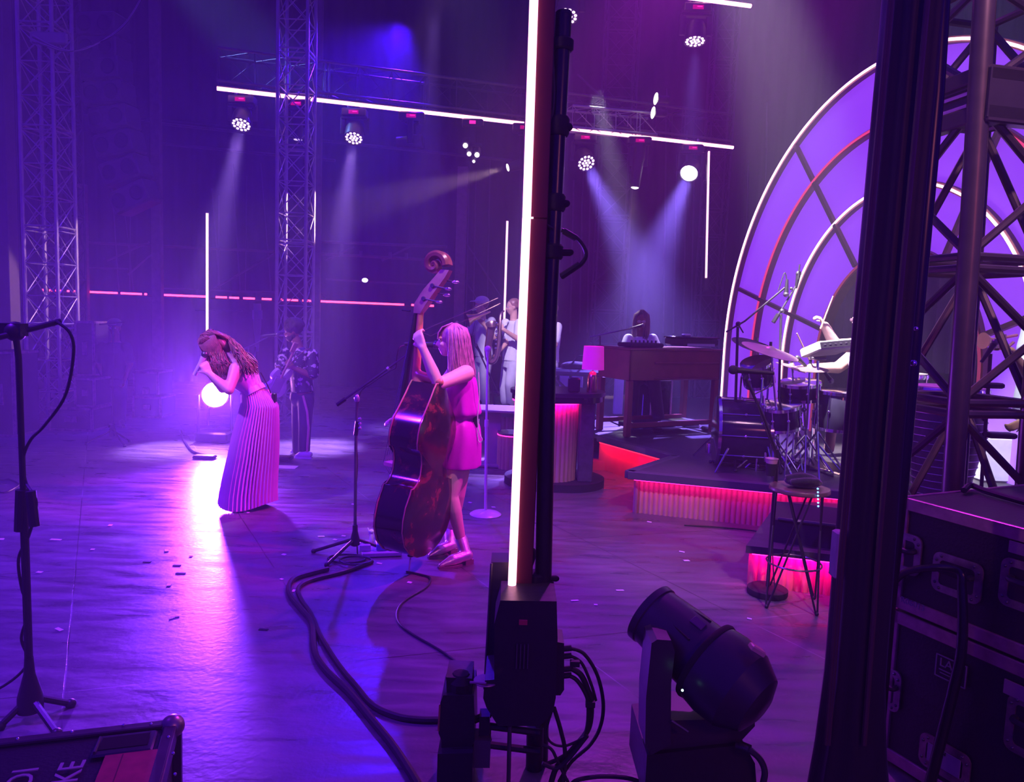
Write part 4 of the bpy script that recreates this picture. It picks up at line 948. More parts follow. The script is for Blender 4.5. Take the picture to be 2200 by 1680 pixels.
def shoe(t,heel,toe,h=.09,w=.042,material=BLK,name='shoe',ankle=None,sole=None):
    heel=V(heel);toe=V(toe);mb=MB(); d=(toe-heel).normalized()
    z=V((0,0,1))
    mb.cone(heel+z*.045,.042,heel+d*.1+z*.04,.04,12); mb.cone(heel+d*.1+z*.04,.04,toe-d*.02+z*.026,.024,12)
    mb.box((0,0,0),(.02,.02,.02),M4.Translation(heel+z*.02))
    if ankle is not None: mb.cone(heel+z*.05+d*.01,.042,ankle,.04,12)
    o=mb.remesh(name,material,t,.007,2)
    sd=V((-d.y,d.x,0)); s=MB(); s.loft([[heel-d*.035-sd*.03+z*q,heel+d*.1-sd*.042+z*q,toe-sd*.02+z*q,toe+d*.012+z*q,toe+sd*.02+z*q,heel+d*.1+sd*.042+z*q,heel-d*.035+sd*.03+z*q] for q in (0,.018)]); s.build('sole',sole or RUB,o)
    return o
DEPTHV=V((0,1,0))
# ---------------------------------------------------------------- bassist
Y=5.3; J=lambda x,y,d=0: P(x,y,Y+d)
t=thing('person','person with shoulder-length pink-lit hair playing the double bass in magenta dress','person',F(980,1203))
mb=MB(); hc=J(969,733); hm=headblob(mb,hc,(-1,-.05,-.03),(0,0,1))
mb.cone(J(984,762),.05,J(990,792),.055)
W=V((.1,1,0))
torso(mb,[(J(989,786),.06,.05,W),(J(992,797),.15,.07,W),(J(990,830),.155,.1,W),(J(988,868),.135,.09,W),(J(988,895),.12,.085,W),(J(989,930),.155,.11,W),(J(990,960),.165,.115,W)])
shn,eln,wrn=J(1001,802,-.16),J(941,826,-.38),J(908,747,-.405)
limb(mb,[shn,shn.lerp(eln,.5),eln,eln.lerp(wrn,.35),wrn],[.06,.05,.042,.042,.027])
shf,elf,wrf=J(975,800,.17),J(925,862,.36),J(862,897,.22)
limb(mb,[shf,elf,wrf],[.055,.04,.026])
nk=J(905,712,-.06)
hand(mb,wrn,V((-.42,.2,.88)),(.35,.9,.1),curl=.85,s=1.0,side=1,thumb=.7)
hand(mb,wrf,(J(832,902,.15)-wrf),(.2,-.3,-1),curl=.45,s=.95)
hn,kn,an_=J(988,965,-.085),J(968,1064,-.12),J(993,1172,-.09)
limb(mb,[hn,hn.lerp(kn,.55),kn,kn.lerp(an_,.3),kn.lerp(an_,.6),an_],[.09,.075,.056,.056,.045,.033])
hf,kf,af=J(992,965,.085),J(984,1060,.07),J(966,1150,.16)
limb(mb,[hf,kf,kf.lerp(af,.3),af],[.088,.055,.054,.033])
body=mb.remesh('body',mat('skin_fair',(.78,.5,.42),.42,var=.04),t,.008,3); eyes(t,hm)
# dress
DRS=mat('magenta_dress',(.6,.006,.5),.5,var=.12,scale=5,bump=.15,spec=.25)
mb=MB()
def ring(c,w,d,wd,n=40,wave=0,ph=0,k=9):
    c=V(c);wd=V(wd).normalized();dd=V((0,0,1)).cross(wd).normalized()
    return [c+wd*((w*(1+wave*math.sin(k*2*PI*j/n+ph)))*math.cos(2*PI*j/n))+dd*((d*(1+wave*math.sin(k*2*PI*j/n+ph)))*math.sin(2*PI*j/n)) for j in range(n)]
rg=[ring(J(995,800),.115,.06,W),ring(J(994,808),.15,.085,W),ring(J(990,830),.168,.115,W,wave=.02),ring(J(989,855),.168,.12,W,wave=.04,ph=1),ring(J(991,876),.165,.13,W,wave=.06,ph=1.6),ring(J(993,888),.165,.135,W,wave=.07,ph=2),ring(J(989,893),.14,.105,W,wave=.02),ring(J(989,899),.138,.103,W,wave=.02),ring(J(991,907),.155,.12,W,wave=.05,ph=1),ring(J(992,925),.17,.13,W,wave=.04,ph=1.3),ring(J(992,950),.18,.137,W,wave=.015,ph=1.5),ring(J(990,975),.185,.14,W,wave=.02,ph=1.7),ring(J(989,1000),.19,.143,W,wave=.03,ph=1.9)]
mb.loft(rg,cap=False); 
d_=mb.build('dress',DRS,t,ang=80); d_.modifiers.new('s','SOLIDIFY').thickness=.006; d_.modifiers.new('u','SUBSURF').levels=1
for k in (0,1):
    mb=MB(); mb.tube([J(1000,805,.02-.14*k+.0),J(1003,789,-.09+.16*k)],[.02,.014],8,flat=.4)
# belt
mb=MB(); mb.loft([ring(J(989,q),.143,.108,W) for q in (892,900)]); mb.build('waist_tie',DRS,d_)
# hair
cap=MB(); hmm=hm
cap.ball((-.022,0,.034),(.105,.086,.094),hm,20,14)
cap.ball((-.05,0,-.03),(.07,.085,.1),hm,16,12)
capo=cap.remesh('hair',HAIRP,t,.01,2)
def hs(i):
    a=-2.0+ (i/420.0)*4.0; a+=random.uniform(-.08,.08); # around head from front-left over back
    th=a+PI; r=.092
    top=V((-.02+.02*random.random(),0,.125)); p1=V((-.02+.095*math.cos(th),.088*math.sin(th),.07+random.uniform(-.02,.02)))
    f=.5+.5*math.cos(a)  # 1 at back
    L=.22+.05*random.random()
    out=[hm@V((-.02+.02*math.cos(th),.02*math.sin(th),.125)),hm@p1]
    w=random.uniform(-.012,.012)
    for k in range(1,6):
        q=V((p1.x*(1.05+.05*k*.3)-.008*k*f, p1.y*(1.06+.03*k), p1.z-.09*k*L/.22*.62)); q.x+=.006*math.sin(k*1.7+i); q.y+=w
        out.append(hm@q)
    return out
strands('hair_strands',capo,HAIRP,None,420,hs,.0055,.003)
def fr(i):
    y=-.06+.12*i/22; return [hm@V((-.01,y*.4,.128)),hm@V((.06,y*.9,.1)),hm@V((.088,y,.06)),hm@V((.093,y*1.05,.022+random.uniform(-.008,.006)))]
strands('fringe',capo,HAIRP,None,23,fr,.007,.003)
# boots
BT=mat('silver_boot',(.85,.6,.72),.28,.75,var=.25,scale=14,bump=.4)
def boot(an,heel,toe):
    mb=MB(); z=V((0,0,1)); heel=V(heel);toe=V(toe);d=(toe-heel).normalized()
    mb.cone(heel+z*.06+d*.012,.04,an,.047,14); mb.cone(heel+z*.062,.04,heel+d*.12+z*.045,.04,12); mb.cone(heel+d*.12+z*.045,.04,toe-d*.015+z*.022,.014,12)
    o=mb.remesh('boot',BT,t,.006,1)
    s=MB(); sd=V((-d.y,d.x,0))
    s.loft([[heel-d*.035-sd*.03+z*q,heel+d*.03-sd*.03+z*q,heel+d*.03+sd*.03+z*q,heel-d*.035+sd*.03+z*q] for q in (0,.035)]); s.loft([[heel+d*.06-sd*.036+z*q,heel+d*.14-sd*.04+z*q,toe-sd*.012+z*q,toe+sd*.012+z*q,heel+d*.14+sd*.04+z*q,heel+d*.06+sd*.036+z*q] for q in (.0,.014)]); s.build('heel_and_sole',mat('boot_sole',(.25,.12,.16),.5),o)
h1=F(1004,1211);t1=F(942,1222); h1.z=t1.z=0
boot(J(991,1160,-.09),h1,t1)
h2=F(970,1188);t2=F(920,1200); boot(J(967,1143,.14),h2,t2)
# in-ear cord and pack at her back
mb=MB(); mb.tube(bez([J(1028,800,-.1),J(1030,850,-.1),J(1026,900,-.1),J(1030,930,-.1),J(1036,945,-.1),J(1030,950,-.1),J(1026,935,-.1),J(1029,900,-.1)],6),.004,6); mb.build('cord',WHITE,t)
mb=MB(); mb.box(tuple(J(1022,905,-.06)),(.03,.06,.09),bev=.008); mb.build('belt_pack',BLK,t)
# ---------------------------------------------------------------- double bass
tip=F(878,1231); e=R_(4.4); lean=V((math.sin(e),0.03,math.cos(e))).normalized(); ba=R_(22)
s_=V((math.sin(ba),math.cos(ba),0)); s_=(s_-lean*s_.dot(lean)).normalized(); bk=s_.cross(lean)  # towards player/back
bm=M4((s_,bk,lean)).transposed().to_4x4()
if bk.x<0: bk=-bk; bm=M4((s_,bk,lean)).transposed().to_4x4()
bm.translation=tip
t=thing('double_bass','worn dark upright double bass resting on its endpin','double bass',tip)
def halfw(z):
    K=[(0,.0),(.012,.1),(.05,.2),(.12,.285),(.22,.335),(.3,.34),(.38,.325),(.455,.285),(.487,.275)]
    C=[(.487,.245),(.52,.2),(.57,.175),(.64,.172),(.7,.19),(.74,.222)]
    U_=[(.74,.25),(.78,.262),(.84,.262),(.92,.235),(1.0,.17),(1.07,.115),(1.12,.08),(1.155,.05)]
    return K+C+U_
prof=halfw(0); Z0=.145
outl=[(w,Z0+z) for z,w in prof]; outl=outl+[(-w,z) for w,z in reversed(outl[1:])] 
def sm_(pr,k=3):
    return pr
BD=.205
VAR=bpy.data.materials.new('bass_varnish'); VAR.use_nodes=True
nt=VAR.node_tree; bb=nt.nodes['Principled BSDF']; tc=nt.nodes.new('ShaderNodeTexCoord'); no=nt.nodes.new('ShaderNodeTexNoise'); no.inputs['Scale'].default_value=5; no.inputs['Detail'].default_value=8; no.inputs['Roughness'].default_value=.62; no.inputs['Distortion'].default_value=.4
cr=nt.nodes.new('ShaderNodeValToRGB'); cr.color_ramp.elements[0].position=.5; cr.color_ramp.elements[0].color=(.02,.008,.008,1); cr.color_ramp.elements[1].position=.62; cr.color_ramp.elements[1].color=(.22,.05,.03,1)
e3=cr.color_ramp.elements.new(.56); e3.color=(.06,.015,.01,1)
nt.links.new(tc.outputs['Object'],no.inputs['Vector']); nt.links.new(no.outputs['Fac'],cr.inputs[0]); nt.links.new(cr.outputs[0],bb.inputs['Base Color']); bb.inputs['Roughness'].default_value=.16; bb.inputs['Coat Weight'].default_value=.5; bb.inputs['Coat Roughness'].default_value=.1
NW=mat('bass_neck_wood',(.5,.2,.1),.3,var=.2); EB=mat('ebony',(.02,.018,.02),.3); EDG=mat('bass_binding',(.55,.25,.18),.35)
def bplate(name,y,th,arch,bend=0,ins=-.006):
    # plate with arching: concentric shrink
    mb=MB(); rings=[]; n=len(outl)
    cz=Z0+.55
    def bendf(z): return -bend*max(0,(z-(Z0+.86)))
    for f,h in ((1,0),(1,th),(.9,th+arch*.45),(.7,th+arch*.8),(.4,th+arch),(.02,th+arch*1.05)):
        rings.append([bm@V((x*f*(1-ins if f==1 else 1),y+math.copysign(h,y)+bendf(cz+(z-cz)*f),cz+(z-cz)*f)) for x,z in outl])
    mb.loft(rings); return mb.build(name,VAR,t,ang=50)
bplate('front_plate',-BD/2,.008,.012)
bkp=bplate('back_plate',BD/2,.008,.012,bend=.07)
mb=MB(); rings=[]
def bendf(z): return -.07*max(0,(z-(Z0+.86)))
for f in range(7):
    u=f/6; rings.append([bm@V((x*.985,-BD/2+u*(BD)+ (bendf(z)*u),z*.998)) for x,z in outl])
mb.loft(rings,cap=False); mb.build('rib',VAR,t,ang=40)
for y,nm,b_ in ((-BD/2,'front_binding',0),(BD/2,'back_binding',1)):
    mb=MB(); mb.tube([bm@V((x*1.002,y+(bendf(z) if b_ else 0),z)) for x,z in outl],.0055,6,closed=True); mb.build(nm,EDG,t)
# endpin, tailpiece, bridge, fingerboard, neck
mb=MB(); mb.tube([bm@V((0,0,0)),bm@V((0,0,Z0+.01))],[.004,.007],8); mb.build('endpin',CHR,t)
mb=MB(); mb.lathe([(.02,0),(.026,.03),(.02,.05)],bm@M4.Translation((0,0,Z0-.03)),12); mb.build('endpin_collar',EB,t)
mb=MB(); mb.loft([[bm@V((a*w,-BD/2-.02-dy,z)) for a,dy in ((-1,0),(1,0),(1,.012),(-1,.012))] for w,z,dy_ in ((.045,Z0+.12,0),(.03,Z0+.42,0))]); mb.build('tailpiece',EB,t)
mb=MB(); mb.loft([[bm@V((a*w,-BD/2-y,Z0+.57+dz)) for a,dz in ((-1,-.012),(1,-.012),(1,.012),(-1,.012))] for w,y in ((.075,.01),(.06,.05),(.055,.11),(.045,.15))]); mb.build('bridge',mat('bridge_maple',(.7,.45,.3),.5),t)
ny=-BD/2-.012
mb=MB(); mb.loft([[bm@V((w*math.cos(a_)*1.0,ny-.03-off+w*.5*math.sin(a_),z)) for a_ in [2*PI*j/12 for j in range(12)]] for w,off,z in ((.042,.045,Z0+.72),(.038,.03,Z0+1.12),(.027,.005,Z0+1.6))]); mb.build('fingerboard',EB,t)
mb=MB(); mb.cone(bm@V((0,-BD/2+.03,Z0+1.13)),.05,bm@V((0,-BD/2-.0,Z0+1.2)),.032); mb.cone(bm@V((0,BD/2-.02,Z0+1.165)),.026,bm@V((0,-BD/2+.02,Z0+1.19)),.038); mb.cone(bm@V((0,-BD/2-.0,Z0+1.2)),.03,bm@V((0,-BD/2-.015,Z0+1.6)),.023)
mb.remesh('neck',NW,t,.007,4)
# shoulder cap wood
pb=[(0,-.0,1.60),(0,.02,1.66),(0,.08,1.76),(0,.145,1.85),(0,.175,1.9)]
mb=MB(); mb.loft([[bm@V((a*w,-BD/2-.03+y+c_*d,Z0+z)) for a,c_ in ((-1,-1),(1,-1),(1,1),(-1,1))] for (x,y,z),w,d in zip(pb,(.024,.034,.033,.03,.026),(.025,.042,.045,.038,.03))]); 
pgb=mb.build('pegbox',mat('pegbox_wood',(.45,.25,.22),.35,var=.3),t)
sp=[]; 
for i in range(40):
    a=i/39*PI*3.3; r=.085-.018*a/1.6; r=max(r,.012)
    sp.append((.175-.085+ -0.0 + r*math.cos(-a*1.0)*1.0+.0, 1.93+ r*math.sin(a)))
mb=MB(); [mb.tube([bm@V((sx_,-BD/2-.03+y,Z0+z)) for y,z in sp],[.03-.014*i/39 for i in range(40)],8) for sx_ in (-.016,0,.016)]; mb.build('scroll',mat('scroll_wood',(.25,.09,.06),.25,var=.4),t)
for i,(y,z,sd_) in enumerate(((.045,1.70,-1),(.075,1.75,1),(.1,1.79,-1),(.13,1.84,1))):
    mb=MB(); p=bm@V((sd_*.035,-BD/2-.03+y,Z0+z)); q=bm@V((sd_*.06,-BD/2+.05+y,Z0+z-.005)); q2=bm@V((sd_*.02,-BD/2+.06+y,Z0+z-.01))
    mb.tube([p,q2],.006,8); mb.lathe([(.014,-.006),(.016,0),(.014,.006)],xf(p,bm.to_3x3()@V((sd_,0,0))),12); pg=mb.build('tuning_peg',STEEL,t)
    mb=MB(); mb.ball((0,0,0),(.026,.012,.022),xf(q2+bk*.02,V((0,1,0)))); mb.build('peg_button',CHR,pg)
mb=MB(); mb.tube([bm@V((-.045,-BD/2-.13,Z0+1.61)),bm@V((-.06,-BD/2-.06,Z0+1.61))],.006,6); mb.build('lever_bar',EB,t)
for k in (-1.5,-.5,.5,1.5):
    mb=MB(); mb.tube([bm@V((k*.012,ny-.035,Z0+1.6)),bm@V((k*.03,-BD/2-.155,Z0+.57)),bm@V((k*.012,-BD/2-.035,Z0+.42))],.002,5); mb.build('string',CHR,t)
# ---------------------------------------------------------------- singer
Y=6.4; J=lambda x,y,d=0: P(x,y,Y+d)
t=thing('person','singer bending over a hand-held microphone in a long pleated pink dress','person',F(532,1086))
mb=MB(); up=(V((.35,0,1))); hc=J(461,742); hm=headblob(mb,hc,(-.8,-.1,-.6),(-.5,0,.8))
mb.cone(J(478,758),.048,J(503,783),.055)
W=V((.05,1,.05))
torso(mb,[(J(500,778),.06,.05,W),(J(508,786),.13,.065,W),(J(522,806),.14,.09,W),(J(536,826),.115,.08,W),(J(547,842),.105,.078,W),(J(556,868),.1,.085,W),(J(554,890),.09,.08,W)])
sn,en,wn=J(507,792,-.15),J(492,838,-.26),J(449,802,-.24)
limb(mb,[sn,sn.lerp(en,.5),en,en.lerp(wn,.4),wn],[.058,.047,.041,.038,.026])
sf,ef,wf=J(500,786,.16),J(478,836,.26),J(447,800,.0)
limb(mb,[sf,ef,wf],[.053,.038,.026])
hand(mb,wn,J(434,776,-.22)-wn,(-.5,.9,.2),curl=1.15,s=1.0)
hand(mb,wf,J(436,784,-.05)-wf,(-.5,-.9,.1),curl=1.1,s=.95,side=-1)
hipn,kn_,ann=J(550,890,-.05),J(532,985,-.1),J(545,1070,-.08)
limb(mb,[hipn,kn_,ann],[.06,.05,.04]); limb(mb,[J(550,890,.06),J(525,985,.08),J(517,1068,.1)],[.06,.05,.04])
SKF=MATS['skin_fair']; mb.remesh('body',SKF,t,.009,3); eyes(t,hm)
PD=mat('pleated_satin',(.8,.36,.75),.4,.15,var=.06,bump=.05); 
# bodice
mb=MB(); torso(mb,[(J(514,796),.11,.07,W),(J(522,806),.148,.1,W),(J(530,818),.15,.112,W),(J(538,829),.125,.095,W),(J(545,838),.112,.085,W)],28); bd_=mb.remesh('bodice',PD,t,.009,3)
mb=MB(); mb.tube([J(518,800,-.12),J(512,788,-.1),J(503,780,-.07)],.012,8); mb.build('shoulder_strap',PD,bd_)
# waist band
mb=MB(); torso(mb,[(J(543,833),.12,.09,W),(J(549,843),.12,.092,W)],30); mb.build('waist_band',PD,t)
# pleated skirt
secs=[(837,547,28),(850,551,33),(870,557,38),(900,553,42),(940,547,47),(980,542,50),(1020,536,54),(1055,532,57),(1082,531,59)]
mb=MB(); rings=[]; nP=46; n=nP*6
for i,(y,cx,hw) in enumerate(secs):
    c=J(cx,y); w=hw*Y/1600; amp=.006+.018*min(1,i/5)
    row=[]
    for j in range(n):
        a=2*PI*j/n; pl=abs(((j/6.0)%1)-.5)*2; rr=1+ (amp/w)*(pl-.5)*1.6 +.05*math.sin(3*a+.4+i*.12)*min(1,i/5)
        dz=0
        if i==len(secs)-1: dz=.03*math.sin(2*a+2.0)+.012*(pl)
        row.append(c+V((w*rr*math.cos(a),w*.82*rr*math.sin(a),dz)))
    rings.append(row)
mb.loft(rings,cap=False); sk=mb.build('skirt',PD,t,ang=60)
mb=MB(); mb.box(tuple(J(589,855,-.0)),(.03,.06,.09),bev=.008); mb.build('belt_pack',BLK,t)
mb=MB(); mb.tube(bez([J(560,800,-.02),J(572,822,-.02),J(582,845,-.02)],5),.005,6); mb.build('cord',BLK,t)
shoe(t,F(545,1090),F(500,1094),material=BLK)
# hair of the singer
cap=MB(); cap.ball((-.015,0,.032),(.1,.082,.094),hm,18,12); cap.ball((-.06,0,-.02),(.055,.075,.1),hm,14,10); co=cap.remesh('hair',HAIRB,t,.01,2)
def hb(i):
    u=random.random(); side=random.uniform(-1,1)
    r0=hm@V((-.03+.05*random.random(),side*.07,.115))
    r1=hm@V((-.11,side*.085,.03))
    e=J(random.uniform(535,560)-22*abs(side),random.uniform(775,806),side*.16-.04); mdd=J(508+random.uniform(-10,8),745+random.uniform(-4,12),side*.13)
    pts=[r0,r1,mdd,mdd.lerp(e,.5)+V((0,0,random.uniform(-.015,.025))),e]
    return [p+V((random.uniform(-.004,.004),random.uniform(-.01,.01),random.uniform(-.008,.008))) for p in bez(pts,4)]
strands('back_hair',co,HAIRB,None,330,hb,.0065,.003)
def hf_(i):
    side=-1 if i%2 else 1; f=random.random()
    r0=hm@V((.0+.03*f,side*.03,.125)); r1=hm@V((.07-.09*f,side*.088,.06))
    e0=J(448+38*f,772+random.uniform(-8,6),side*.13 if side>0 else -.14); e1=J(458+36*f+random.uniform(-6,6),795+random.uniform(-14,16),side*.12-.03)
    return [p+V((.012*math.sin(k*.8+i),.008*math.sin(k+i*2),0)) for k,p in enumerate(bez([r0,r1,e0,e1],5))]
strands('front_hair',co,HAIRB,None,240,hf_,.006,.003)
def sd_(i):
    x=random.uniform(-.07,.075); s=-1 if i%3==0 else 1; cam=hm.to_3x3()@V((0,s,0))
    e0=hm@V((x+.01,s*.098,-.05)); e1=J(470+(.0-x)*230+random.uniform(-5,5),790+random.uniform(-10,14)); e1.y=e0.y+random.uniform(-.02,.02)
    return [q+V((.006*math.sin(k*.9+i),0,0)) for k,q in enumerate(bez([hm@V((x*.5-.02,s*.02,.13)),hm@V((x,s*.075,.09)),hm@V((x,s*.098,.02)),e0,e0.lerp(e1,.5),e1],4))]
strands('side_hair',co,HAIRB,None,230,sd_,.0062,.003)
t=thing('microphone','pale hand-held microphone in the bending singer grip','microphone',J(428,790,-.15))
c0,c1=J(442,758,-.17),J(418,806,-.17); dd=(c0-c1).normalized(); mb=MB(); L_=(c0-c1).length
mb.lathe([(.017,0),(.02,.01),(.0195,L_*.6),(.024,L_*.82)],xf(c1,dd),16); mb.build('body',mat('mic_white',(.8,.75,.8),.3),t)
mb=MB(); mb.ball((0,0,L_*.93),.03,xf(c1,dd)); mb.build('grille',STEEL,t)
# ---------------------------------------------------------------- guitarist
Y=8.8; J=lambda x,y,d=0: P(x,y,Y+d)
t=thing('person','guitarist with short curly hair and beard in dark patterned shirt and striped trousers','person',F(648,984))
mb=MB(); hc=J(629,712); hm=headblob(mb,hc,(-1,-.35,-.22),(-.15,0,1))
mb.cone(J(636,730),.055,J(643,752),.06)
W=V((.55,-1,0))
torso(mb,[(J(642,748),.07,.06,W),(J(643,757),.17,.08,W),(J(645,785),.17,.11,W),(J(648,820),.14,.1,W),(J(650,845),.15,.11,W),(J(650,862),.15,.11,W)])
sn,en,wn=J(671,762,-.14),J(672,808,-.2),J(630,790,-.26); limb(mb,[sn,en,wn],[.055,.045,.028]); hand(mb,wn,J(621,780,-.26)-wn,(-.5,.8,.1),curl=.8,s=.95)
sf,ef,wf=J(614,758,.1),J(600,790,-.02),J(592,800,-.2); limb(mb,[sf,ef,wf],[.055,.04,.028]); hand(mb,wf,V((-.1,-.5,-.5)),(.6,.2,-.3),curl=.9,s=.95)
mb.remesh('body',SKIND,t,.012,3); eyes(t,hm)
SH=bpy.data.materials.new('patterned_shirt'); SH.use_nodes=True; nt=SH.node_tree; bb=nt.nodes['Principled BSDF']; tc=nt.nodes.new('ShaderNodeTexCoord'); vo=nt.nodes.new('ShaderNodeTexNoise'); vo.inputs['Scale'].default_value=17; vo.inputs['Detail'].default_value=2; cr=nt.nodes.new('ShaderNodeValToRGB'); cr.color_ramp.elements[0].position=.56; cr.color_ramp.elements[0].color=(.02,.015,.035,1); cr.color_ramp.elements[1].position=.6; cr.color_ramp.elements[1].color=(.5,.42,.5,1)
nt.links.new(tc.outputs['Object'],vo.inputs['Vector']); nt.links.new(vo.outputs['Fac'],cr.inputs[0]); nt.links.new(cr.outputs[0],bb.inputs['Base Color']); bb.inputs['Roughness'].default_value=.7
mb=MB(); torso(mb,[(J(641,748),.08,.07,W),(J(643,757),.185,.095,W),(J(645,785),.19,.13,W),(J(648,822),.17,.125,W),(J(650,842),.175,.13,W)]); limb(mb,[sn,sn.lerp(en,.85)],[.07,.075]); limb(mb,[sf,sf.lerp(ef,.8)],[.068,.07]); mb.remesh('shirt',SH,t,.012,2)
TRS=mat('navy_trousers',(.02,.018,.05),.7)
h1_,k1_,a1_=J(657,860,-.08),J(655,915,-.14),J(653,972,-.1); h2_,k2_,a2_=J(644,860,.08),J(640,915,.06),J(641,966,.12)
mb=MB(); limb(mb,[J(650,852),h1_,k1_,a1_],[.15,.1,.075,.07]); limb(mb,[h2_,k2_,a2_],[.1,.075,.07]); tr=mb.remesh('trousers',TRS,t,.012,2)
mb=MB(); mb.tube([J(651,850,-.19),J(660,885,-.235),J(663,920,-.225),J(661,950,-.19),J(660,972,-.17)],.014,6); mb.build('side_stripe',mat('stripe_pink',(.7,.4,.35),.6),tr)
f1=F(664,985);f2=F(634,984); shoe(t,f1,f2,material=mat('white_sneaker',(.6,.58,.6),.5),sole=WHITE); shoe(t,F(652,970),F(626,972),material=MATS['white_sneaker'],sole=WHITE)
mb=MB(); mb.ball((-.022,0,.05),(.115,.1,.1),hm,18,12)
for i in range(150):
    a=random.uniform(0,2*PI);z=random.uniform(-.1,1);rr=math.sqrt(max(0,1-z*z)); x=rr*math.cos(a)
    if x>.62 and z<.55: continue
    mb.ball((-.025+.115*x,.1*rr*math.sin(a),.05+.1*z),.02,hm,6,5)
mb.remesh('hair',HAIRK,t,.01,1)
mb=MB(); mb.ball((.045,0,-.07),(.05,.056,.046),hm,14,10); mb.ball((.01,0,-.05),(.05,.069,.05),hm,14,10); mb.remesh('beard',HAIRK,t,.01,1)
# guitar
t=thing('electric_guitar','white electric guitar held by the guitarist','guitar',J(600,815,-.3)); g0,g1=J(597,818,-.3),J(634,740,-.32); gd=(g1-g0).normalized(); gm=xf(g0,gd,(.8,-.55,0))
WG=mat('guitar_white',(.8,.78,.8),.3)
ol=[(.0,-.19),(.1,-.19),(.15,-.12),(.13,-.03),(.1,.02),(.13,.09),(.12,.17),(.07,.17),(.04,.08),(-.02,.08),(-.05,.14),(-.09,.13),(-.12,.05),(-.09,-.02),(-.15,-.1),(-.12,-.18)]
mb=MB(); mb.loft([[gm@V((b_*1.0,a_,z)) for a_,z,_z in [tuple(q) for q in bez([(q[0],q[1],0) for q in ol],4,closed=True)]] for b_ in (-.022,.022)]); mb.build('body',WG,t)
mb=MB(); mb.tube([gm@V((.03,.0,.05)),gm@V((.03,0,.38))],.022,8,flat=.6); mb.build('neck',mat('maple',(.6,.4,.25),.4),t); mb=MB(); mb.box((.03,-.02,.44),(.02,.07,.13),gm,bev=.01); mb.build('headstock',MATS['maple'],t)
mb=MB(); mb.box((.026,.0,-.04),(.01,.14,.2),gm,bev=.004); mb.build('pickguard',mat('pickguard',(.5,.45,.5),.3),t)
mb=MB(); mb.tube(bez([J(606,800,-.32),J(640,765,-.28),J(662,750,-.1),J(668,770,.1)],6),[.02]*19,8,flat=.25); mb.build('strap',mat('strap_pink',(.55,.35,.3),.6),t)
# ---------------------------------------------------------------- generic background people
def person(label,Y,hx,hy,face,up=(0,0,1),hips=None,skin=SKIN,arms=(),legs=(),shirt=None,trous=None,sleeve=1.0,hairm=HAIRB,hair=True,floor=None,sw=.2,vox=.013,bend=0,shoes=None,W=None,am=1.0,hs=1.0,neck=None):
    J=lambda x,y,d=0: P(x,y,Y+d)
    hp=J(*hips); t=thing('person',label,'person',V((hp.x,hp.y,floor if floor is not None else 0)))
    mb=MB(); hc=J(hx,hy); hm=headblob(mb,hc,face,up,hs); nk_=V(neck) if neck else hc+V((0,.0,-.16)); fw=V(face); fw.z=0; fw.normalize()
    nb=nk_-fw*.03+V((0,0,-.04)); mb.cone(hc+V((0,0,-.06))-fw*.02,.055,nb,.06)
    W_=V(W) if W else V((-fw.y,fw.x,0))
    secs=[(nb,.08,.06,W_),(nb+V((0,0,-.045)),sw*.85,.085,W_),(nb.lerp(hp,.3),sw*.9,.12,W_),(nb.lerp(hp,.7),sw*.75,.11,W_),(hp,sw*.82,.12,W_),(hp+V((0,0,-.06)),sw*.8,.11,W_)]
    torso(mb,secs)
    for s_,(a,b,c,hd,pn) in enumerate(arms):
        limb(mb,[J(*a),J(*b),J(*c)],[.055*am,.042*am,.028*am]); hand(mb,J(*c),hd,pn,curl=.9,s=1.0,side=1 if s_ else -1)
    for l in legs: limb(mb,[J(*q) for q in l],[.09,.06,.045][:len(l)])
    body=mb.remesh('body',skin,t,vox,3); eyes(t,hm)
    if shirt:
        mb=MB(); torso(mb,[(c,w*1.08,d*1.18,wd) for c,w,d,wd in secs[:5]])
        for (a,b,c,hd,pn) in arms: limb(mb,[J(*a),J(*a).lerp(J(*b),sleeve*.75)],[.07,.066])
        mb.remesh('shirt',shirt,t,vox,2)
    if trous:
        mb=MB(); torso(mb,[(hp+V((0,0,.03)),sw*.86,.13,W_),(hp+V((0,0,-.1)),sw*.88,.13,W_)])
        for l in legs: 
            q=[J(*k) for k in l]; limb(mb,[q[0],q[1],q[1].lerp(q[2],.93)],[.105,.082,.075])
        mb.remesh('trousers',trous,t,vox,2)
    for sh in (shoes or ()): shoe(t,sh[0],sh[1],material=sh[2] if len(sh)>2 else BLK)
    if hair:
        mb=MB(); mb.ball((-.03,0,.045),(.1,.088,.092),hm,14,10); mb.remesh('hair',hairm,t,.012,1)
    return t,hm,J,nb,hp
HP=.36
# trombonist
Yt=11.6
def fz(x,Y,z): p=P(x,700,Y); return V((p.x,p.y,z))
t,hm,J,nb,hp=person('trombone player in pale cap, shirt and braces facing left',Yt,1033,657,(-1,-.25,0),hips=(1040,765),arms=(((1056,690,-.15),(1062,725,-.3),(1040,697,-.35),(-.5,-.2,.5),(0,.8,.2)),((1018,690,.1),(1006,722,-.1),(992,703,-.1),(-.6,-.1,.4),(.2,.8,0))),legs=(((1045,775,-.08),(1040,815,-.1),(1042,868,-.05)),((1034,775,.08),(1028,815,.1),(1030,864,.1))),shirt=WHITE,trous=mat('pale_trousers',(.55,.55,.62),.8),floor=HP,shoes=((fz(1044,Yt-.05,HP),fz(1030,Yt-.1,HP)),))
mb=MB(); mb.ball((-.02,0,.075),(.115,.098,.08),hm,18,10); mb.tube([hm@V((.04,0,.075)),hm@V((.17,0,.06))],[.085,.06],12,flat=.14); mb.remesh('cap',WHITE,t,.01,1)
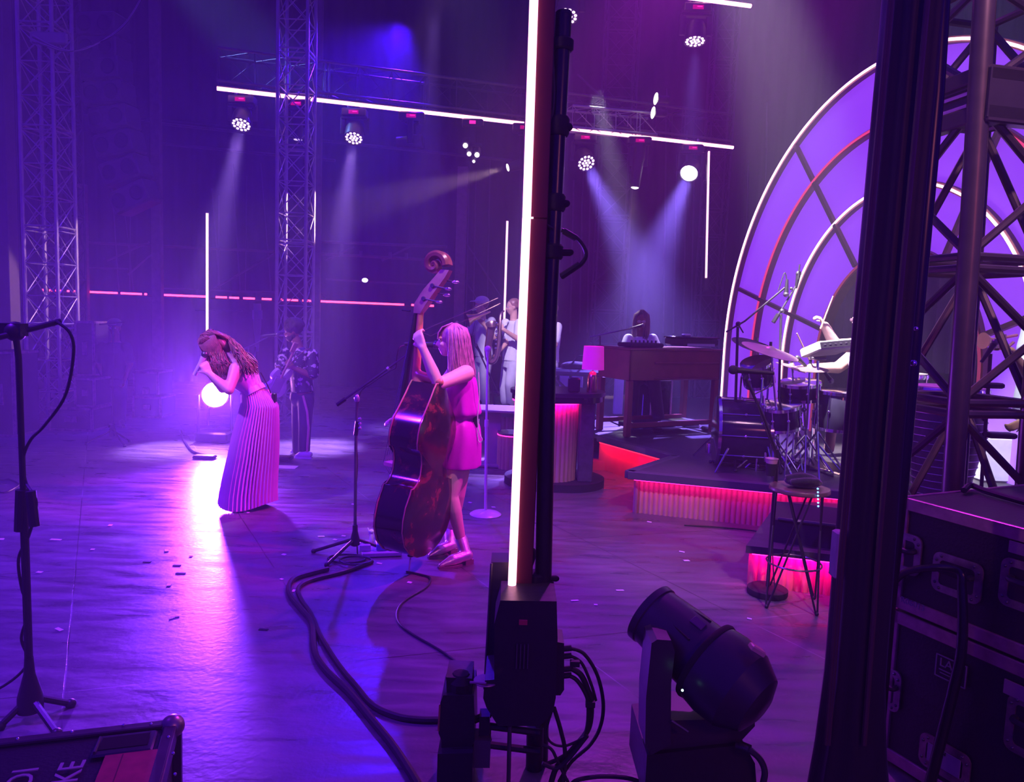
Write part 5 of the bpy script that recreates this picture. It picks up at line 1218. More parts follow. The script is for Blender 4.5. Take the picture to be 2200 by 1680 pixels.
for s_ in(-1,1):
    mb=MB(); mb.tube(bez([nb+V((-.1,s_*.09,-.02)),nb.lerp(hp,.5)+V((-.16,s_*.09,0)),hp+V((-.13,s_*.09,.02))],5),.016,6,flat=.4); mb.build('suspender',mat('suspender',(.2,.16,.25),.6),t)
BRS=mat('brass_instrument',(.8,.5,.3),.2,1)
t=thing('trombone','brass trombone with slide pointing down left','trombone',J(1010,680,-.35))
mo=J(1022,664,-.3)
mb=MB(); a_,b_=J(1070,640,-.35),J(905,712,-.6); mb.tube([a_,b_],.009,8); a2,b2=J(1075,652,-.3),J(925,722,-.55); mb.tube([a2,b2],.009,8); mb.tube([b_,b2],.009,8); mb.build('slide',BRS,t)
mb=MB(); c=J(1001,690,-.5); d=V((-.9,-.3,-.35)).normalized(); mb.lathe([(.11,.0),(.06,-.09),(.03,-.2),(.015,-.38)],xf(J(1003,687,-.55),d),20); mb.build('bell',BRS,t)
mb=MB(); mb.tube([mo,mo+V((-.05,-.08,-.02))],[.014,.008],8); mb.build('mouthpiece',CHR,t)
# saxophonist
t,hm,J,nb,hp=person('saxophone player in white shirt and pale baggy trousers beside the lit pole',11.2,1101,660,(-1,-.3,-.1),hips=(1099,775),arms=(((1116,694,-.15),(1112,728,-.3),(1082,708,-.38),(-.7,0,.4),(.1,.9,0)),((1086,694,.1),(1090,735,-.1),(1072,755,-.3),(-.4,0,-.7),(-.1,.9,0))),legs=(((1104,785,-.08),(1096,825,-.12),(1098,868,-.02)),((1092,785,.08),(1084,830,.1),(1086,864,.1))),shirt=WHITE,trous=MATS['pale_trousers'],floor=HP,shoes=((fz(1098,11.1,HP),fz(1084,11.0,HP)),))
for s_ in(-1,1):
    mb=MB(); mb.tube(bez([nb+V((-.08,s_*.09,-.02)),nb.lerp(hp,.5)+V((-.16,s_*.09,0)),hp+V((-.13,s_*.09,.02))],5),.016,6,flat=.4); mb.build('suspender',MATS['suspender'],t)
t=thing('saxophone','saxophone held low with its bell turned up','saxophone',J(1068,740,-.4))
DKB=mat('aged_brass',(.35,.22,.2),.3,.9)
mb=MB(); mb.tube(bez([J(1083,668,-.3),J(1076,675,-.36),J(1074,700,-.4),J(1070,745,-.42),J(1064,772,-.42),J(1052,776,-.42),J(1048,755,-.42),J(1052,725,-.42),J(1056,702,-.42)],5),[.012+.0016*i for i in range(33)][:33],10); o=mb.build('tube_body',DKB,t); 
mb=MB(); mb.lathe([(.045,-.05),(.075,.02),(.09,.05),(.07,.04),(.03,-.03)],xf(J(1057,702,-.43),V((-.1,-.5,.8))),18); mb.build('bell',DKB,t)
for i in range(7): mb=MB(); mb.ball(tuple(J(1067-i*.3,694+i*9,-.46)),.018); mb.build('key',CHR,t)
# trumpeter behind the mast
t,hm,J,nb,hp=person('trumpet player in white shirt mostly hidden behind the black mast',11.0,1182,668,(-1,-.4,0),hips=(1180,778),arms=(((1198,702,-.15),(1192,742,-.35),(1163,692,-.38),(-.5,0,.6),(0,.9,.2)),((1166,702,.1),(1158,742,-.1),(1152,698,-.3),(-.5,0,.5),(0,.9,.2))),legs=(((1184,788,-.08),(1180,825,-.1),(1182,866,0)),((1174,788,.08),(1168,825,.1),(1170,864,.1))),shirt=WHITE,trous=MATS['pale_trousers'],floor=HP)
t=thing('trumpet','small brass trumpet raised between lit pole and black mast','trumpet',J(1155,678,-.4))
mb=MB(); mb.tube([J(1170,672,-.3),J(1135,675,-.55)],.008,8);mb.tube(bez([J(1162,680,-.4),J(1150,684,-.42),J(1146,680,-.44),J(1160,676,-.38)],4),.008,8); mb.lathe([(.06,.0),(.025,-.07),(.009,-.2)],xf(J(1133,675,-.57),V((-.8,-.5,-.05))),16); mb.build('horn',BRS,t)
for i in range(3): mb=MB(); mb.tube([J(1152+i*4,672,-.4),J(1152+i*4,688,-.4)],.011,8); mb.build('valve',BRS,t)
# keyboard player
t,hm,J,nb,hp=person('keyboard player with long dreadlocks and glasses in white shirt at the organ',9.75,1378,690,(-.15,-1,-.12),hips=(1385,800),arms=(((1402,728,-.03),(1413,752,-.15),(1398,742,-.35),(-.3,-.8,.1),(0,0,-1)),((1350,728,-.03),(1340,752,-.15),(1358,744,-.35),(.3,-.8,.1),(0,0,-1))),legs=(((1395,812,-.05),(1405,822,-.5),(1416,905,-.35)),((1372,812,-.05),(1362,822,-.5),(1356,900,-.3))),shirt=WHITE,trous=mat('dark_jeans',(.03,.03,.06),.7),skin=SKIND,hair=True,hairm=HAIRK,floor=ZR,shoes=((fz(1416,9.45,ZR),fz(1428,9.3,ZR),WHITE),))
def dr(i):
    a=i/26*2*PI; side=math.sin(a); fwd=math.cos(a)
    if fwd>.75: a+=.8; side=math.sin(a);fwd=math.cos(a)
    x0=-.02+.09*fwd; y0=.09*side; L=random.uniform(.2,.3)
    return [hm@V((-.01,y0*.2,.14)),hm@V((x0,y0,.08)),hm@V((x0-.01,y0*1.15,0)),hm@V((x0+.01,y0*1.2,-.1)),hm@V((x0+.03+random.uniform(-.02,.02),y0*1.25,-L+random.uniform(-.03,.03)))]
strands('dreadlocks',t,mat('dread_hair',(.14,.08,.09),.8,bump=.4,scale=80),None,26,dr,.014,.008)
for i in range(6): pass
mb=MB()
for k in(-1,1): mb.tube([hm@V((.098,k*.03+.02*math.cos(a),.006+.016*math.sin(a))) for a in [j*PI/8 for j in range(16)]],.003,5,closed=True)
mb.tube([hm@V((.1,-.012,.01)),hm@V((.1,.012,.01))],.003,5); mb.build('glasses',mat('frame_pale',(.6,.5,.55),.3),t)
q=J(1385,815); s=thing('drum_stool','round padded stool under the keyboard player','stool',V((q.x,q.y,ZR)))
mb=MB(); mb.lathe([(.16,q.z-.08),(.17,q.z-.03),(.15,q.z-.02)],M4.Translation((q.x,q.y,0)),20); mb.build('seat',BLK,s)
for a in (.3,2.4,4.5): mb=MB(); mb.tube([(q.x,q.y,q.z-.08),(q.x+.22*math.cos(a),q.y+.22*math.sin(a),ZR+.01)],.012,6); mb.build('leg',CHR,s)
# drummer
t,hm,J,nb,hp=person('drummer in sleeveless white top and glasses with one arm raised high',7.4,1852,688,(-1,-.25,-.05),hips=(1872,860),arms=(((1862,742,-.18),(1795,742,-.3),(1772,700,-.35),(-.5,0,.7),(-.8,.3,-.2)),((1858,745,.18),(1800,790,.25),(1742,790,.1),(-1,0,.1),(0,.2,-1))),legs=(((1865,868,-.12),(1790,880,-.25),(1782,965,-.15)),((1865,868,.12),(1790,880,.3),(1780,962,.35))),shirt=WHITE,sleeve=.05,trous=None,skin=mat('skin_tan',(.72,.45,.36),.45,var=.04),hairm=HAIRK,floor=ZR,sw=.21,vox=.01,am=1.45)
mb=MB(); limb(mb,[J(1865,868,-.12),J(1797,878,-.25)],[.11,.085]); limb(mb,[J(1865,868,.12),J(1797,878,.28)],[.11,.085]); mb.remesh('shorts',BLKM,t,.012,2)
mb=MB()
for k in(-1,1): mb.ball((.098,k*.03,.004),(.006,.024,.018),hm,12,8)
mb.tube([hm@V((.1,-.01,.008)),hm@V((.1,.01,.008))],.004,5); mb.build('sunglasses',mat('glasses_lens',(.15,.08,.12),.1),t)
for i,(a_,b_) in enumerate((((1763,706,-.38),(1790,636,-.45)),((1748,792,.08),(1712,716,-.05)))):
    mb=MB(); mb.tube([J(*a_),J(*b_)],[.009,.006],8); o=mb.build('drumstick',MATS['stick_wood']); tagp(o,['drumstick raised in the drummer high hand','drumstick in the drummer low hand behind the sample pad'][i],'drumstick')
q=J(1875,880); s=thing('drum_stool','drummer throne mostly hidden by the black draped post','stool',V((q.x,q.y,ZR)))
mb=MB(); mb.lathe([(.17,q.z-.1),(.18,q.z-.04),(.15,q.z-.03)],M4.Translation((q.x,q.y,0)),20); mb.build('seat',BLK,s)
for a in (.3,2.4,4.5): mb=MB(); mb.tube([(q.x,q.y,q.z-.1),(q.x+.22*math.cos(a),q.y+.22*math.sin(a),ZR+.01)],.012,6); mb.build('leg',CHR,s)
# percussionist at the right edge
t,hm,J,nb,hp=person('percussion player in white at the right frame edge',6.2,2248,640,(-1,-.2,0),hips=(2228,880),arms=(((2222,742,-.18),(2205,800,-.3),(2172,752,-.35),(-.8,0,.3),(0,.2,-1)),((2238,730,.18),(2215,880,.1),(2196,905,-.2),(-.6,0,-.4),(0,.9,0))),legs=(((2235,895,-.1),(2218,980,-.12),(2222,1070,-.05)),((2250,895,.1),(2240,985,.1),(2245,1065,.1))),shirt=WHITE,trous=WHITE,skin=SKIND,hairm=HAIRK,floor=ZR,sw=.24)
t=thing('trumpet','dark brass horn held at the right edge by the percussion player','trumpet',J(2150,735,-.3))
mb=MB(); mb.tube([J(2185,720,-.35),J(2118,733,-.4)],.012,8); mb.tube(bez([J(2178,735,-.35),J(2160,748,-.35),J(2135,748,-.35),J(2128,740,-.35),J(2140,735,-.35)],5),.012,8); mb.lathe([(.065,0),(.03,-.06),(.012,-.15)],xf(J(2112,732,-.4),V((-1,-.2,0))),18); mb.build('horn',mat('rose_brass',(.5,.2,.2),.3,.8),t)
for i in range(3): mb=MB(); mb.tube([J(2142+i*8,718,-.38),J(2142+i*8,748,-.38)],.014,8); mb.build('valve',DKB,t)
# stagehand in the dark, facing us
t,hm,J,nb,hp=person('dark stagehand in cap and T-shirt standing in shadow at rear left',10.6,246,705,(.2,-1,0),hips=(246,815),arms=(((272,745,0),(280,782,0),(268,815,-.1),(-.2,0,-1),(-.5,-.5,0)),((220,745,0),(212,782,0),(224,815,-.1),(.2,0,-1),(.5,-.5,0))),legs=(((256,825,0),(258,870,-.02),(258,918,0)),((236,825,0),(234,870,-.02),(234,918,0))),shirt=BLKM,trous=mat('dark_shorts',(.03,.03,.05),.8),skin=SKIND,hair=False,floor=0,shoes=((fz(258,10.6,0),fz(262,10.3,0)),(fz(234,10.6,0),fz(230,10.3,0))))
mb=MB(); mb.ball((-.01,0,.07),(.11,.095,.075),hm,14,8); mb.tube([hm@V((.04,0,.06)),hm@V((.15,0,.05))],[.08,.06],10,flat=.15); mb.remesh('cap',BLKM,t,.012,1)
# ================================================================ foreground: lit pole and mast
Yf=2.75
t=thing('led_pole','tall bright pink-white LED pole in the centre foreground with black housing','led pole',P(1098,1320,Yf))
e_=TW
bars=[((1149,-60),(1131.5,466)),((1131.3,467),(1098,1308))]
for (a,b_) in bars:
    p0,p1=P(*b_,Yf),P(*a,Yf); mb=MB(); ax=p1-p0; m=xf(p0,ax,(1,0,0))
    mb.tube([p0,p1],.0155,12); mb.build('diffuser',e_,t)
    mb=MB(); m=xf(p0+V((.046,.04,0)),ax,(1,0,0)); L=ax.length
    mb.box((0,0,L/2),(.062,.05,L+.004),m,bev=.004); mb.build('housing',mat('housing_red_spill',(.07,.004,.016),.45),t)  # black housing; the tube's red spill is put into its base colour
mb=MB(); mb.tube([P(1133,468,Yf-.01),P(1146,468,Yf-.01)],.004,6); mb.build('joint_light',MATS['led_tube_soft'],t)
t=thing('mast','black steel mast beside the LED pole with clamps and hose loops','mast',P(1160,1320,Yf+.05)); Ym=Yf+.06
mb=MB(); mb.tube([P(1158,1700,Ym),P(1178,700,Ym),P(1211,28,Ym)],[.034,.032,.03],20); mb.build('pole',mat('mast_paint',(.015,.014,.018),.28),t)
mb=MB(); mb.tube([P(1211,34,Ym),P(1211,25,Ym)],[.031,.027],20); mb.build('cap',BLK,t)
for y,x0,x1,h in ((97,1172,1195,.03),(272,1168,1222,.05),(436,1155,1217,.045),(541,1150,1226,.04),(1242,1128,1196,.035)):
    mb=MB(); q0,q1=P(x0,y,Ym-.01),P(x1,y+1,Ym-.01); mb.tube([q0,q1],h*.35,8); 
    cx=1211-(y-28)*.0495; c=P(cx,y,Ym); mb.lathe([(.036,-h*.7),(.042,-h*.5),(.042,h*.5),(.036,h*.7)],M4.Translation(c),20); mb.ball(tuple(q1),h*.3); mb.build('clamp',BLKM,t)
for pts in ([(1183,70),(1187,30),(1181,5)],[(1186,110),(1190,200),(1186,245),(1178,262)],[(1160,476),(1172,482),(1190,492)],[(1152,478),(1165,500),(1165,535),(1155,560),(1152,585),(1168,605)],[(1206,494),(1222,500),(1240,512),(1254,530),(1259,548),(1250,566),(1232,578),(1205,596)],[(1128,1215),(1136,1200),(1145,1180),(1148,1195),(1138,1225)]):
    mb=MB(); mb.tube(bez([P(x,y,Ym-.03) for x,y in pts],6),.006 if pts[0][0]!=1206 else .008,8); mb.build('hose',RUB,t)
mb=MB(); mb.tube([P(1211,496,Ym-.03),P(1238,512,Ym-.03)],.012,8);mb.tube([P(1245,568,Ym-.03),P(1206,594,Ym-.03)],.012,8); mb.build('hose_sleeve',RUB,t)
# equipment cluster round its foot
DB=mat('device_black',(.02,.018,.024),.4,bump=.1,scale=40)
Yq=Yf-.02
def slab(poly,Y0,d,name,mtl,parent,bev=0):   # polygon seen at Y0, thickness d away from viewer
    mb=MB(); a=[P(x,y,Y0) for x,y in poly]; b_=[q+V((0,d,0)) for q in a]; mb.loft([a,b_]); return mb.build(name,mtl,parent,smooth=False)
t=thing('drive_unit','tall black winch housing at the foot of the LED pole','machine',P(1100,1600,Yf))
slab([(1055,1208),(1096,1208),(1080,1480),(1040,1480)],Yf+.1,.12,'back_panel',mat('panel_satin',(.05,.045,.06),.35),t)
mb=MB(); mb.tube([P(1056,1210,Yf+.09),P(1041,1480,Yf+.09)],.006,6); mb.build('panel_edge',STEEL,t)
slab([(1075,1290),(1196,1292),(1198,1370),(1194,1500),(1188,1530),(1160,1560),(1070,1560),(1045,1520),(1038,1500),(1042,1462),(1062,1460),(1062,1340)],Yf-.16,.2,'body',DB,t)
slab([(1162,1288),(1188,1290),(1196,1302),(1198,1375),(1160,1375)],Yf-.13,.22,'side_shell',DB,t)
mb=MB(); q=P(1124,1337,Yf-.165); mb.box(tuple(q),(.03,.01,.016)); mb.build('status_label',mat('dim_red_label',(.5,.03,.08),.5),t)
for x in (1110,1118,1126,1134): mb=MB(); mb.box(tuple(P(x,1410,Yf-.165)),(.004,.01,.09)); mb.build('vent_slot',STEEL,t)
for x0,w in ((1130,.08),): mb=MB(); mb.tube([P(1150,1560,Yf),P(1146,1720,Yf)],.034,14); mb.build('foot_tube',BLK,t)
for y in (1560,1600): mb=MB(); mb.tube([P(1052,y,Yf-.05),P(1160,y+14,Yf-.05)],.014,8); mb.build('bracket',BLK,t)
mb=MB(); mb.tube([P(1095,1560,Yf-.1),P(1092,1700,Yf-.1)],.008,8); mb.build('rod',STEEL,t)
slab([(1190,1378),(1212,1382),(1212,1482),(1204,1494),(1190,1494)],Yf-.12,.12,'socket_panel',DB,t)
for y in (1394,1410,1438,1452): mb=MB(); mb.tube([P(1208,y,Yf-.1),P(1228,y-2,Yf-.1)],.011,10); mb.build('plug',RUB,t)
t=thing('cable_loom','looping bundle of black cables curling right of the winch housing','cable',P(1260,1500,Yf))
for i,(pts,r) in enumerate((([(1226,1393),(1255,1405),(1283,1450),(1296,1510),(1290,1560),(1268,1600),(1225,1640),(1190,1700)],.007),([(1226,1409),(1250,1425),(1270,1470),(1280,1505)],.006),([(1228,1436),(1248,1450),(1262,1480),(1270,1510),(1264,1565),(1230,1610),(1195,1650),(1180,1700)],.011),([(1224,1452),(1240,1462),(1258,1490),(1264,1515),(1262,1560),(1250,1590),(1210,1625),(1165,1645)],.008),([(1188,1520),(1174,1570),(1185,1596),(1215,1602),(1255,1585)],.005),([(1190,1520),(1205,1570),(1214,1620),(1208,1700)],.008),([(1165,1600),(1185,1610),(1200,1640),(1230,1700)],.006),([(1165,1640),(1195,1650),(1220,1632),(1262,1580)],.008))):
    mb=MB(); mb.tube(bez([P(x,y,Yf-.08-.01*i) for x,y in pts],8),r,8); mb.build('cable',RUB,t)
for (x,y) in ((1235,1425),(1268,1512)): mb=MB(); mb.box(tuple(P(x,y,Yf-.12)),(.035,.02,.02)); mb.build('cable_tie',RUB,t)
# left winch / fixture with knob
t=thing('moving_head','black upright device with knob top at left of the winch housing','stage light',P(985,1690,2.6)); Yg=2.6
slab([(952,1494),(1018,1494),(1020,1590),(1012,1610),(1012,1700),(948,1700),(948,1590),(942,1575),(946,1510)],Yg,.2,'body',DB,t)
slab([(958,1455),(1014,1458),(1014,1496),(960,1496)],Yg+.02,.14,'neck_block',DB,t)
mb=MB(); mb.lathe([(.045,-.03),(.048,.0),(.03,.03),(.01,.035)],M4.Translation(P(990,1462,Yg+.05)),10); mb.build('knob',BLKM,t)
mb=MB(); mb.tube([P(1010,1466,Yg),P(1045,1468,Yg-.02)],.005,8); mb.lathe([(.045,0),(.047,.003),(.045,.006)],M4.Translation(P(1044,1464,Yg+.02)),24); mb.build('tray',mat('dull_plate',(.35,.2,.25),.4,.5),t)
for y in (1548,1600): mb=MB(); mb.tube([P(1015,y,Yg+.05),P(1052,y-14,Yg+.1)],.014,8); mb.build('arm',BLK,t)
slab([(1018,1590),(1054,1592),(1052,1650),(1016,1650)],Yg+.02,.08,'side_box',mat('grey_box',(.09,.08,.1),.4),t)
slab([(1030,1540),(1052,1540),(1052,1580),(1028,1582)],Yg+.03,.06,'clamp_block',DB,t)
mb=MB(); mb.tube([P(945,1515,Yg-.01),P(942,1570,Yg-.01)],.004,6); mb.build('edge_trim',mat('gold_edge',(.7,.5,.2),.2,1),t)
slab([(940,1620),(1015,1618),(1015,1700),(938,1700)],Yg-.04,.2,'base',DB,t)
# ================================================================ foreground moving head lamp
t=thing('moving_head','large dark moving-head spotlight in the foreground pointing up left','stage light',P(1480,1690,2.5)); Yh=2.55
SHELL=mat('lamp_shell',(.045,.035,.05),.32,var=.1)
fc=P(1408,1326,Yh+.10); rc_=P(1540,1440,Yh-.08); d=(fc-rc_); Lh=d.length; d.normalize(); m=xf(rc_,d,(0,0,1))
mb=MB(); mb.lathe([(.05,-.19),(.105,-.17),(.148,-.10),(.155,-.02),(.146,.05),(.128,.06),(.126,.08),(.122,Lh*.6),(.112,Lh),(.117,Lh+.005),(.117,Lh+.03),(.106,Lh+.033)],m,48); hd=mb.build('head',SHELL,t,ang=25)
mb=MB(); mb.lathe([(.093,Lh+.015),(.05,Lh+.03),(.001,Lh+.034)],m,30); mb.build('lens',mat('lens_glass',(.05,.04,.08),.08),hd)
mb=MB(); mb.lathe([(.15,.035),(.153,.045),(.15,.055)],m,48); mb.build('seam_ring',BLKM,hd)
up_=V((-.15,-.35,1)); up_=(up_-d*up_.dot(d)).normalized(); sd=d.cross(up_)
for s_ in(-1,1):
    a=rc_+up_*.112+sd*s_*.06+d*.1; b2=rc_+up_*.1+sd*s_*.045+d*(Lh*.85); mb=MB(); mb.tube([a,b2],.004,6); mb.build('panel_line',BLKM,hd)
mb=MB(); mb.box((0,0,0),(.05,.035,.006),M4.Translation(rc_+up_*.126+d*.12+sd*.01)@frame(up_,d).to_4x4(),bev=.002); mb.build('badge_plate',mat('badge_dull',(.1,.05,.12),.3),hd)
mb=MB(); a=m@V((0,0,-.02)); mb.box((0,0,0),(.05,.04,.02),M4.Translation(P(1626,1396,Yh-.22))@M4.Rotation(R_(30),4,'Y'),bev=.004); mb.build('corner_reflector',mat('corner_pale',(.6,.35,.3),.4),hd)
mb=MB(); mb.ball(tuple(P(1466,1483,Yh-.23)),.004); mb.build('indicator',glow('led_green',(.4,1,.8),6),hd)
# yoke
slab([(1400,1382),(1412,1374),(1442,1376),(1450,1400),(1442,1470),(1441,1600),(1400,1622),(1386,1600),(1388,1500)],Yh-.14,.14,'yoke_arm',SHELL,t)
slab([(1440,1548),(1560,1545),(1620,1500),(1622,1560),(1580,1605),(1520,1625),(1400,1625),(1441,1590)],Yh-.10,.2,'yoke_base',SHELL,t)
slab([(1556,1400),(1620,1420),(1624,1520),(1575,1605),(1545,1560)],Yh+.12,.1,'yoke_arm',SHELL,t)
mb=MB(); mb.tube([P(1442,1548,Yh-.15),P(1478,1572,Yh-.15)],.005,6); mb.build('edge_trim',STEEL,t)
slab([(1390,1622),(1600,1600),(1622,1640),(1628,1720),(1384,1720)],Yh-.12,.34,'base',DB,t)
t2=thing('power_cable','thick cable arching out of the moving-head lamp base','cable',P(1640,1660,Yh))
mb=MB(); mb.tube(bez([P(1582,1602,Yh-.14),P(1605,1608,Yh-.16),P(1632,1630,Yh-.16),P(1643,1660,Yh-.16),P(1635,1700,Yh-.16)],6),.011,10); mb.build('cable',mat('cable_satin',(.06,.05,.06),.25),t2); mb=MB(); mb.tube([P(1588,1602,Yh-.14),P(1612,1612,Yh-.16)],.018,10); mb.build('plug',RUB,t2)
mb=MB(); mb.tube(bez([P(1225,1690,2.6),P(1240,1676,2.6),P(1290,1668,2.6),P(1350,1672,2.6),P(1400,1690,2.6)],8),.008,8); o=mb.build('cable',RUB); tagp(o,'black cable arching at the bottom edge left of the moving-head lamp','cable')
# ================================================================ black draped post
Yp=2.45
def wpost(name,label,pts,w,dep,mtl,Y,folds=7,amp=.012):
    t=None; rings=[]; n=48
    for (x,y),k in zip(pts,range(len(pts))):
        c=P(x,y,Y); ww=w[k] if isinstance(w,(list,tuple)) else w
        rings.append([c+V(((ww/2+amp*math.sin(folds*a+k*.4))*math.copysign(abs(math.cos(a))**.7,math.cos(a)),(dep/2+amp*math.sin(folds*a+1+k*.3))*math.copysign(abs(math.sin(a))**.7,math.sin(a)),0)) for a in [2*PI*j/n for j in range(n)]])
    mb=MB(); mb.loft(rings); return mb
PB=mat('velvet_black',(.012,.01,.013),.6,bump=.15,scale=25,sheen=.2)
t=thing('draped_post','massive leaning black draped post in the right foreground','post',P(1830,1690,Yp))
wpost('','',[(1822,1730),(1826,1600),(1832,1500),(1852,1250),(1877,900),(1915,540),(1950,200),(1970,-60)],[.26,.2,.16,.145,.14,.135,.13,.13],.17,PB,Yp)
mb=wpost('','',[(1822,1730),(1828,1600),(1836,1450),(1856,1200),(1880,900),(1912,540),(1944,200),(1968,-60)],[.27,.21,.165,.16,.155,.15,.15,.15],.17,PB,Yp,amp=.008); mb.build('drape',PB,t,ang=60)
for off,r in ((-52,.006),(-46,.007),(30,.009)):
    mb=MB(); mb.tube([P(1826+off,1600,Yp-.1),P(1856+off,1200,Yp-.1),P(1880+off,900,Yp-.1),P(1912+off,540,Yp-.1),P(1944+off,200,Yp-.1),P(1968+off,-60,Yp-.1)],r,8); mb.build('cable',mat('cable_warm',(.09,.06,.05),.35),t)
mb=MB(); mb.box(tuple(P(1799,1190,Yp-.02)),(.03,.05,.16),bev=.006); mb.build('paper_tag',mat('tag_pale',(.5,.35,.5),.7),t)
t=thing('pipe','slim black pipe standing just right of the draped post','pipe',P(1895,1690,Yp+.12))
mb=MB(); mb.tube([P(1868,1730,Yp+.12),P(1905,1300,Yp+.12),P(1936,1000,Yp+.12),P(1972,600,Yp+.12),P(2008,200,Yp+.12),P(2024,-60,Yp+.12)],.03,20); mb.build('pole',MATS['mast_paint'],t)
for pts in ([(1994,285),(1986,420),(1976,520)],[(1964,690),(1958,800),(1945,980)],[(1922,1120),(1915,1220)],[(1905,1215),(1902,1240)]):
    pass
mb=MB(); mb.ball(tuple(P(1962,780,Yp+.06)),.012); mb.ball(tuple(P(1968,706,Yp+.06)),.008); mb.build('bright_coupling',CHR,t)
# ================================================================ truss tower at right
TB=mat('truss_brown',(.09,.06,.065),.35,.6,var=.2)
Yt_=3.6; t=thing('truss_tower','heavy dark truss tower at right rising behind the flight cases','truss',P(2035,1200,Yt_))
def pv(x,y,Y=Yt_): return P(x,y,Y)
mc=[pv(2030,1250),pv(2046,1060),pv(2066,760),pv(2085,500),pv(2118,-40)]
mb=MB(); mb.tube(mc,.048,20); mb.build('chord',TB,t)
ofL=V((-.09,.42,0)); ofR=V((.42,.09,0)); ofB=V((.33,.51,0))
for o_ in (ofL,ofR,ofB): mb=MB(); mb.tube([q+o_ for q in mc],.048,16); mb.build('chord',TB,t)
def onc(z,o_=V((0,0,0))):
    for a,b_ in zip(mc,mc[1:]):
        if a.z<=z<=b_.z: return a.lerp(b_,(z-a.z)/(b_.z-a.z))+o_
    return (mc[0] if z<mc[0].z else mc[-1])+o_
zs=[pv(2050,1215).z,pv(2056,878).z,pv(2080,562).z,pv(2100,205).z,pv(2115,-130).z]
for oa,ob in ((V((0,0,0)),ofL),(V((0,0,0)),ofR),(ofL,ofB),(ofR,ofB)):
    mb=MB()
    for z in zs[1:]: 
        for dz in(-.028,.028): mb.tube([onc(z+dz,oa),onc(z+dz,ob)],.02,8)
    mb.build('cross_bar',TB,t)
    mb=MB()
    for z0,z1 in zip(zs,zs[1:]):
        zm=(z0+z1)/2
        if oa.length==0: 
            mb.tube([onc(z1-.03,oa),onc(zm,ob)],.02,8); mb.tube([onc(z0+.03,oa),onc(zm,ob)],.02,8)
        else: mb.tube([onc(z0,oa),onc(z1,ob)],.02,8)
    mb.build('diagonal_brace',TB,t)
z=pv(2095,205).z; t2=thing('sleeve_block','dark steel sleeve block wrapped round the heavy truss tower','truss block',onc(z))
for oa,ob in ((V((0,-.03,0)),V((-.11,.5,0))),(V((0,-.03,0)),V((.5,.08,0)))):
    a=onc(z,oa);b_=onc(z,ob); dd=b_-a; m=xf((a+b_)/2,dd.normalized(),(0,0,1)); 
    for dz,hh in ((.09,.07),(-.09,.08)):
        mb=MB(); mb.box((dz,0,0),(hh,.07,dd.length),m,bev=.01); mb.build('channel_beam',TB,t2)
    mb=MB(); mb.box((0,.02,0),(.22,.03,dd.length),m); mb.build('web_plate',mat('plate_brown',(.05,.035,.045),.4,.4),t2)
# ================================================================ flight cases (right)
CASE=mat('case_laminate',(.022,.016,.024),.45,bump=.2,scale=90); EDGE=mat('case_edge',(.5,.26,.3),.4,.5,var=.35,scale=20); HW=mat('case_hardware',(.38,.27,.28),.35,.7,var=.4,scale=30)
Z1=1.1; A0=F(1940,1066,Z1); aV=V((-.42,.907,0)).normalized(); nV=V((-aV.y,aV.x,0)); # nV points left (face normal)
if nV.x>0: nV=-nV
qv=-aV  # along the face, toward the viewer/right
inw=-nV
ofr=M4((qv,inw,V((0,0,1)))).transposed().to_4x4(); ofr.translation=V((A0.x,A0.y,0))
W_,D_=1.5,1.0
zs_=P(1920,1301,A0.y).z
def case(name,label,z0,z1,lid=None,wheels=False):
    t=thing(name,label,'flight case',ofr@V((W_/2,D_/2,z0)))
    mb=MB(); mb.box((W_/2,D_/2,(z0+z1)/2),(W_-.01,D_-.01,z1-z0-.01),ofr); mb.build('body',CASE,t,smooth=False)
    e=.05
    for z in ((z0+e/2,z1-e/2) if not wheels else (z1-e/2,z0+e/2)):
        mb=MB(); mb.box((W_/2,0,z),(W_,.014,e),ofr,bev=.003); mb.build('edge_trim',EDGE,t); mb=MB(); mb.box((0,D_/2,z),(.014,D_,e),ofr,bev=.003); mb.build('edge_trim',EDGE,t)
    for x_ in (0.012,W_-.012): mb=MB(); mb.box((x_,0,(z0+z1)/2),(.04,.014,z1-z0),ofr,bev=.003); mb.build('corner_trim',EDGE,t)
    return t
def dish(t,u,z,w,h,hnd=True,nm='recessed_handle'):
    mb=MB(); 
    def rr(W2,H2,r,k=5):
        out=[]
        for cx,cz,a0 in ((W2-r,H2-r,0),(-W2+r,H2-r,PI/2),(-W2+r,-H2+r,PI),(W2-r,-H2+r,1.5*PI)):
            for i in range(k+1): a=a0+PI/2*i/k; out.append((cx+r*math.cos(a),cz+r*math.sin(a)))
        return out
    o_=rr(w/2,h/2,.03);i_=rr(w/2-.028,h/2-.028,.015)
    f=lambda pts,y: [ofr@V((u+a,y,z+b_)) for a,b_ in pts]
    mb.loft([f(o_,-.001),f(o_,-.008),f(i_,-.008),f(i_,-.0035)],cap=False); pl=mb.build(nm,HW,t)
    mb=MB(); mb.loft([f(i_,-.003),f(i_,-.0036)]); mb.build('dish',mat('dish_dark',(.03,.02,.03),.4),pl,smooth=False)
    for k,(a,b_) in enumerate(rr(w/2-.014,h/2-.014,.018,1)[::1]):
        mb=MB(); mb.ball((u+a,-.008,z+b_),.006,ofr,8,6); mb.build('rivet',STEEL,pl)
    if hnd:
        mb=MB(); mb.tube(bez([ofr@V((u-w*.3,-.005,z+h*.12)),ofr@V((u-w*.25,-.03,z+h*.1)),ofr@V((u+w*.25,-.03,z+h*.1)),ofr@V((u+w*.3,-.005,z+h*.12))],4),.011,8); mb.build('grip',RUB,pl)
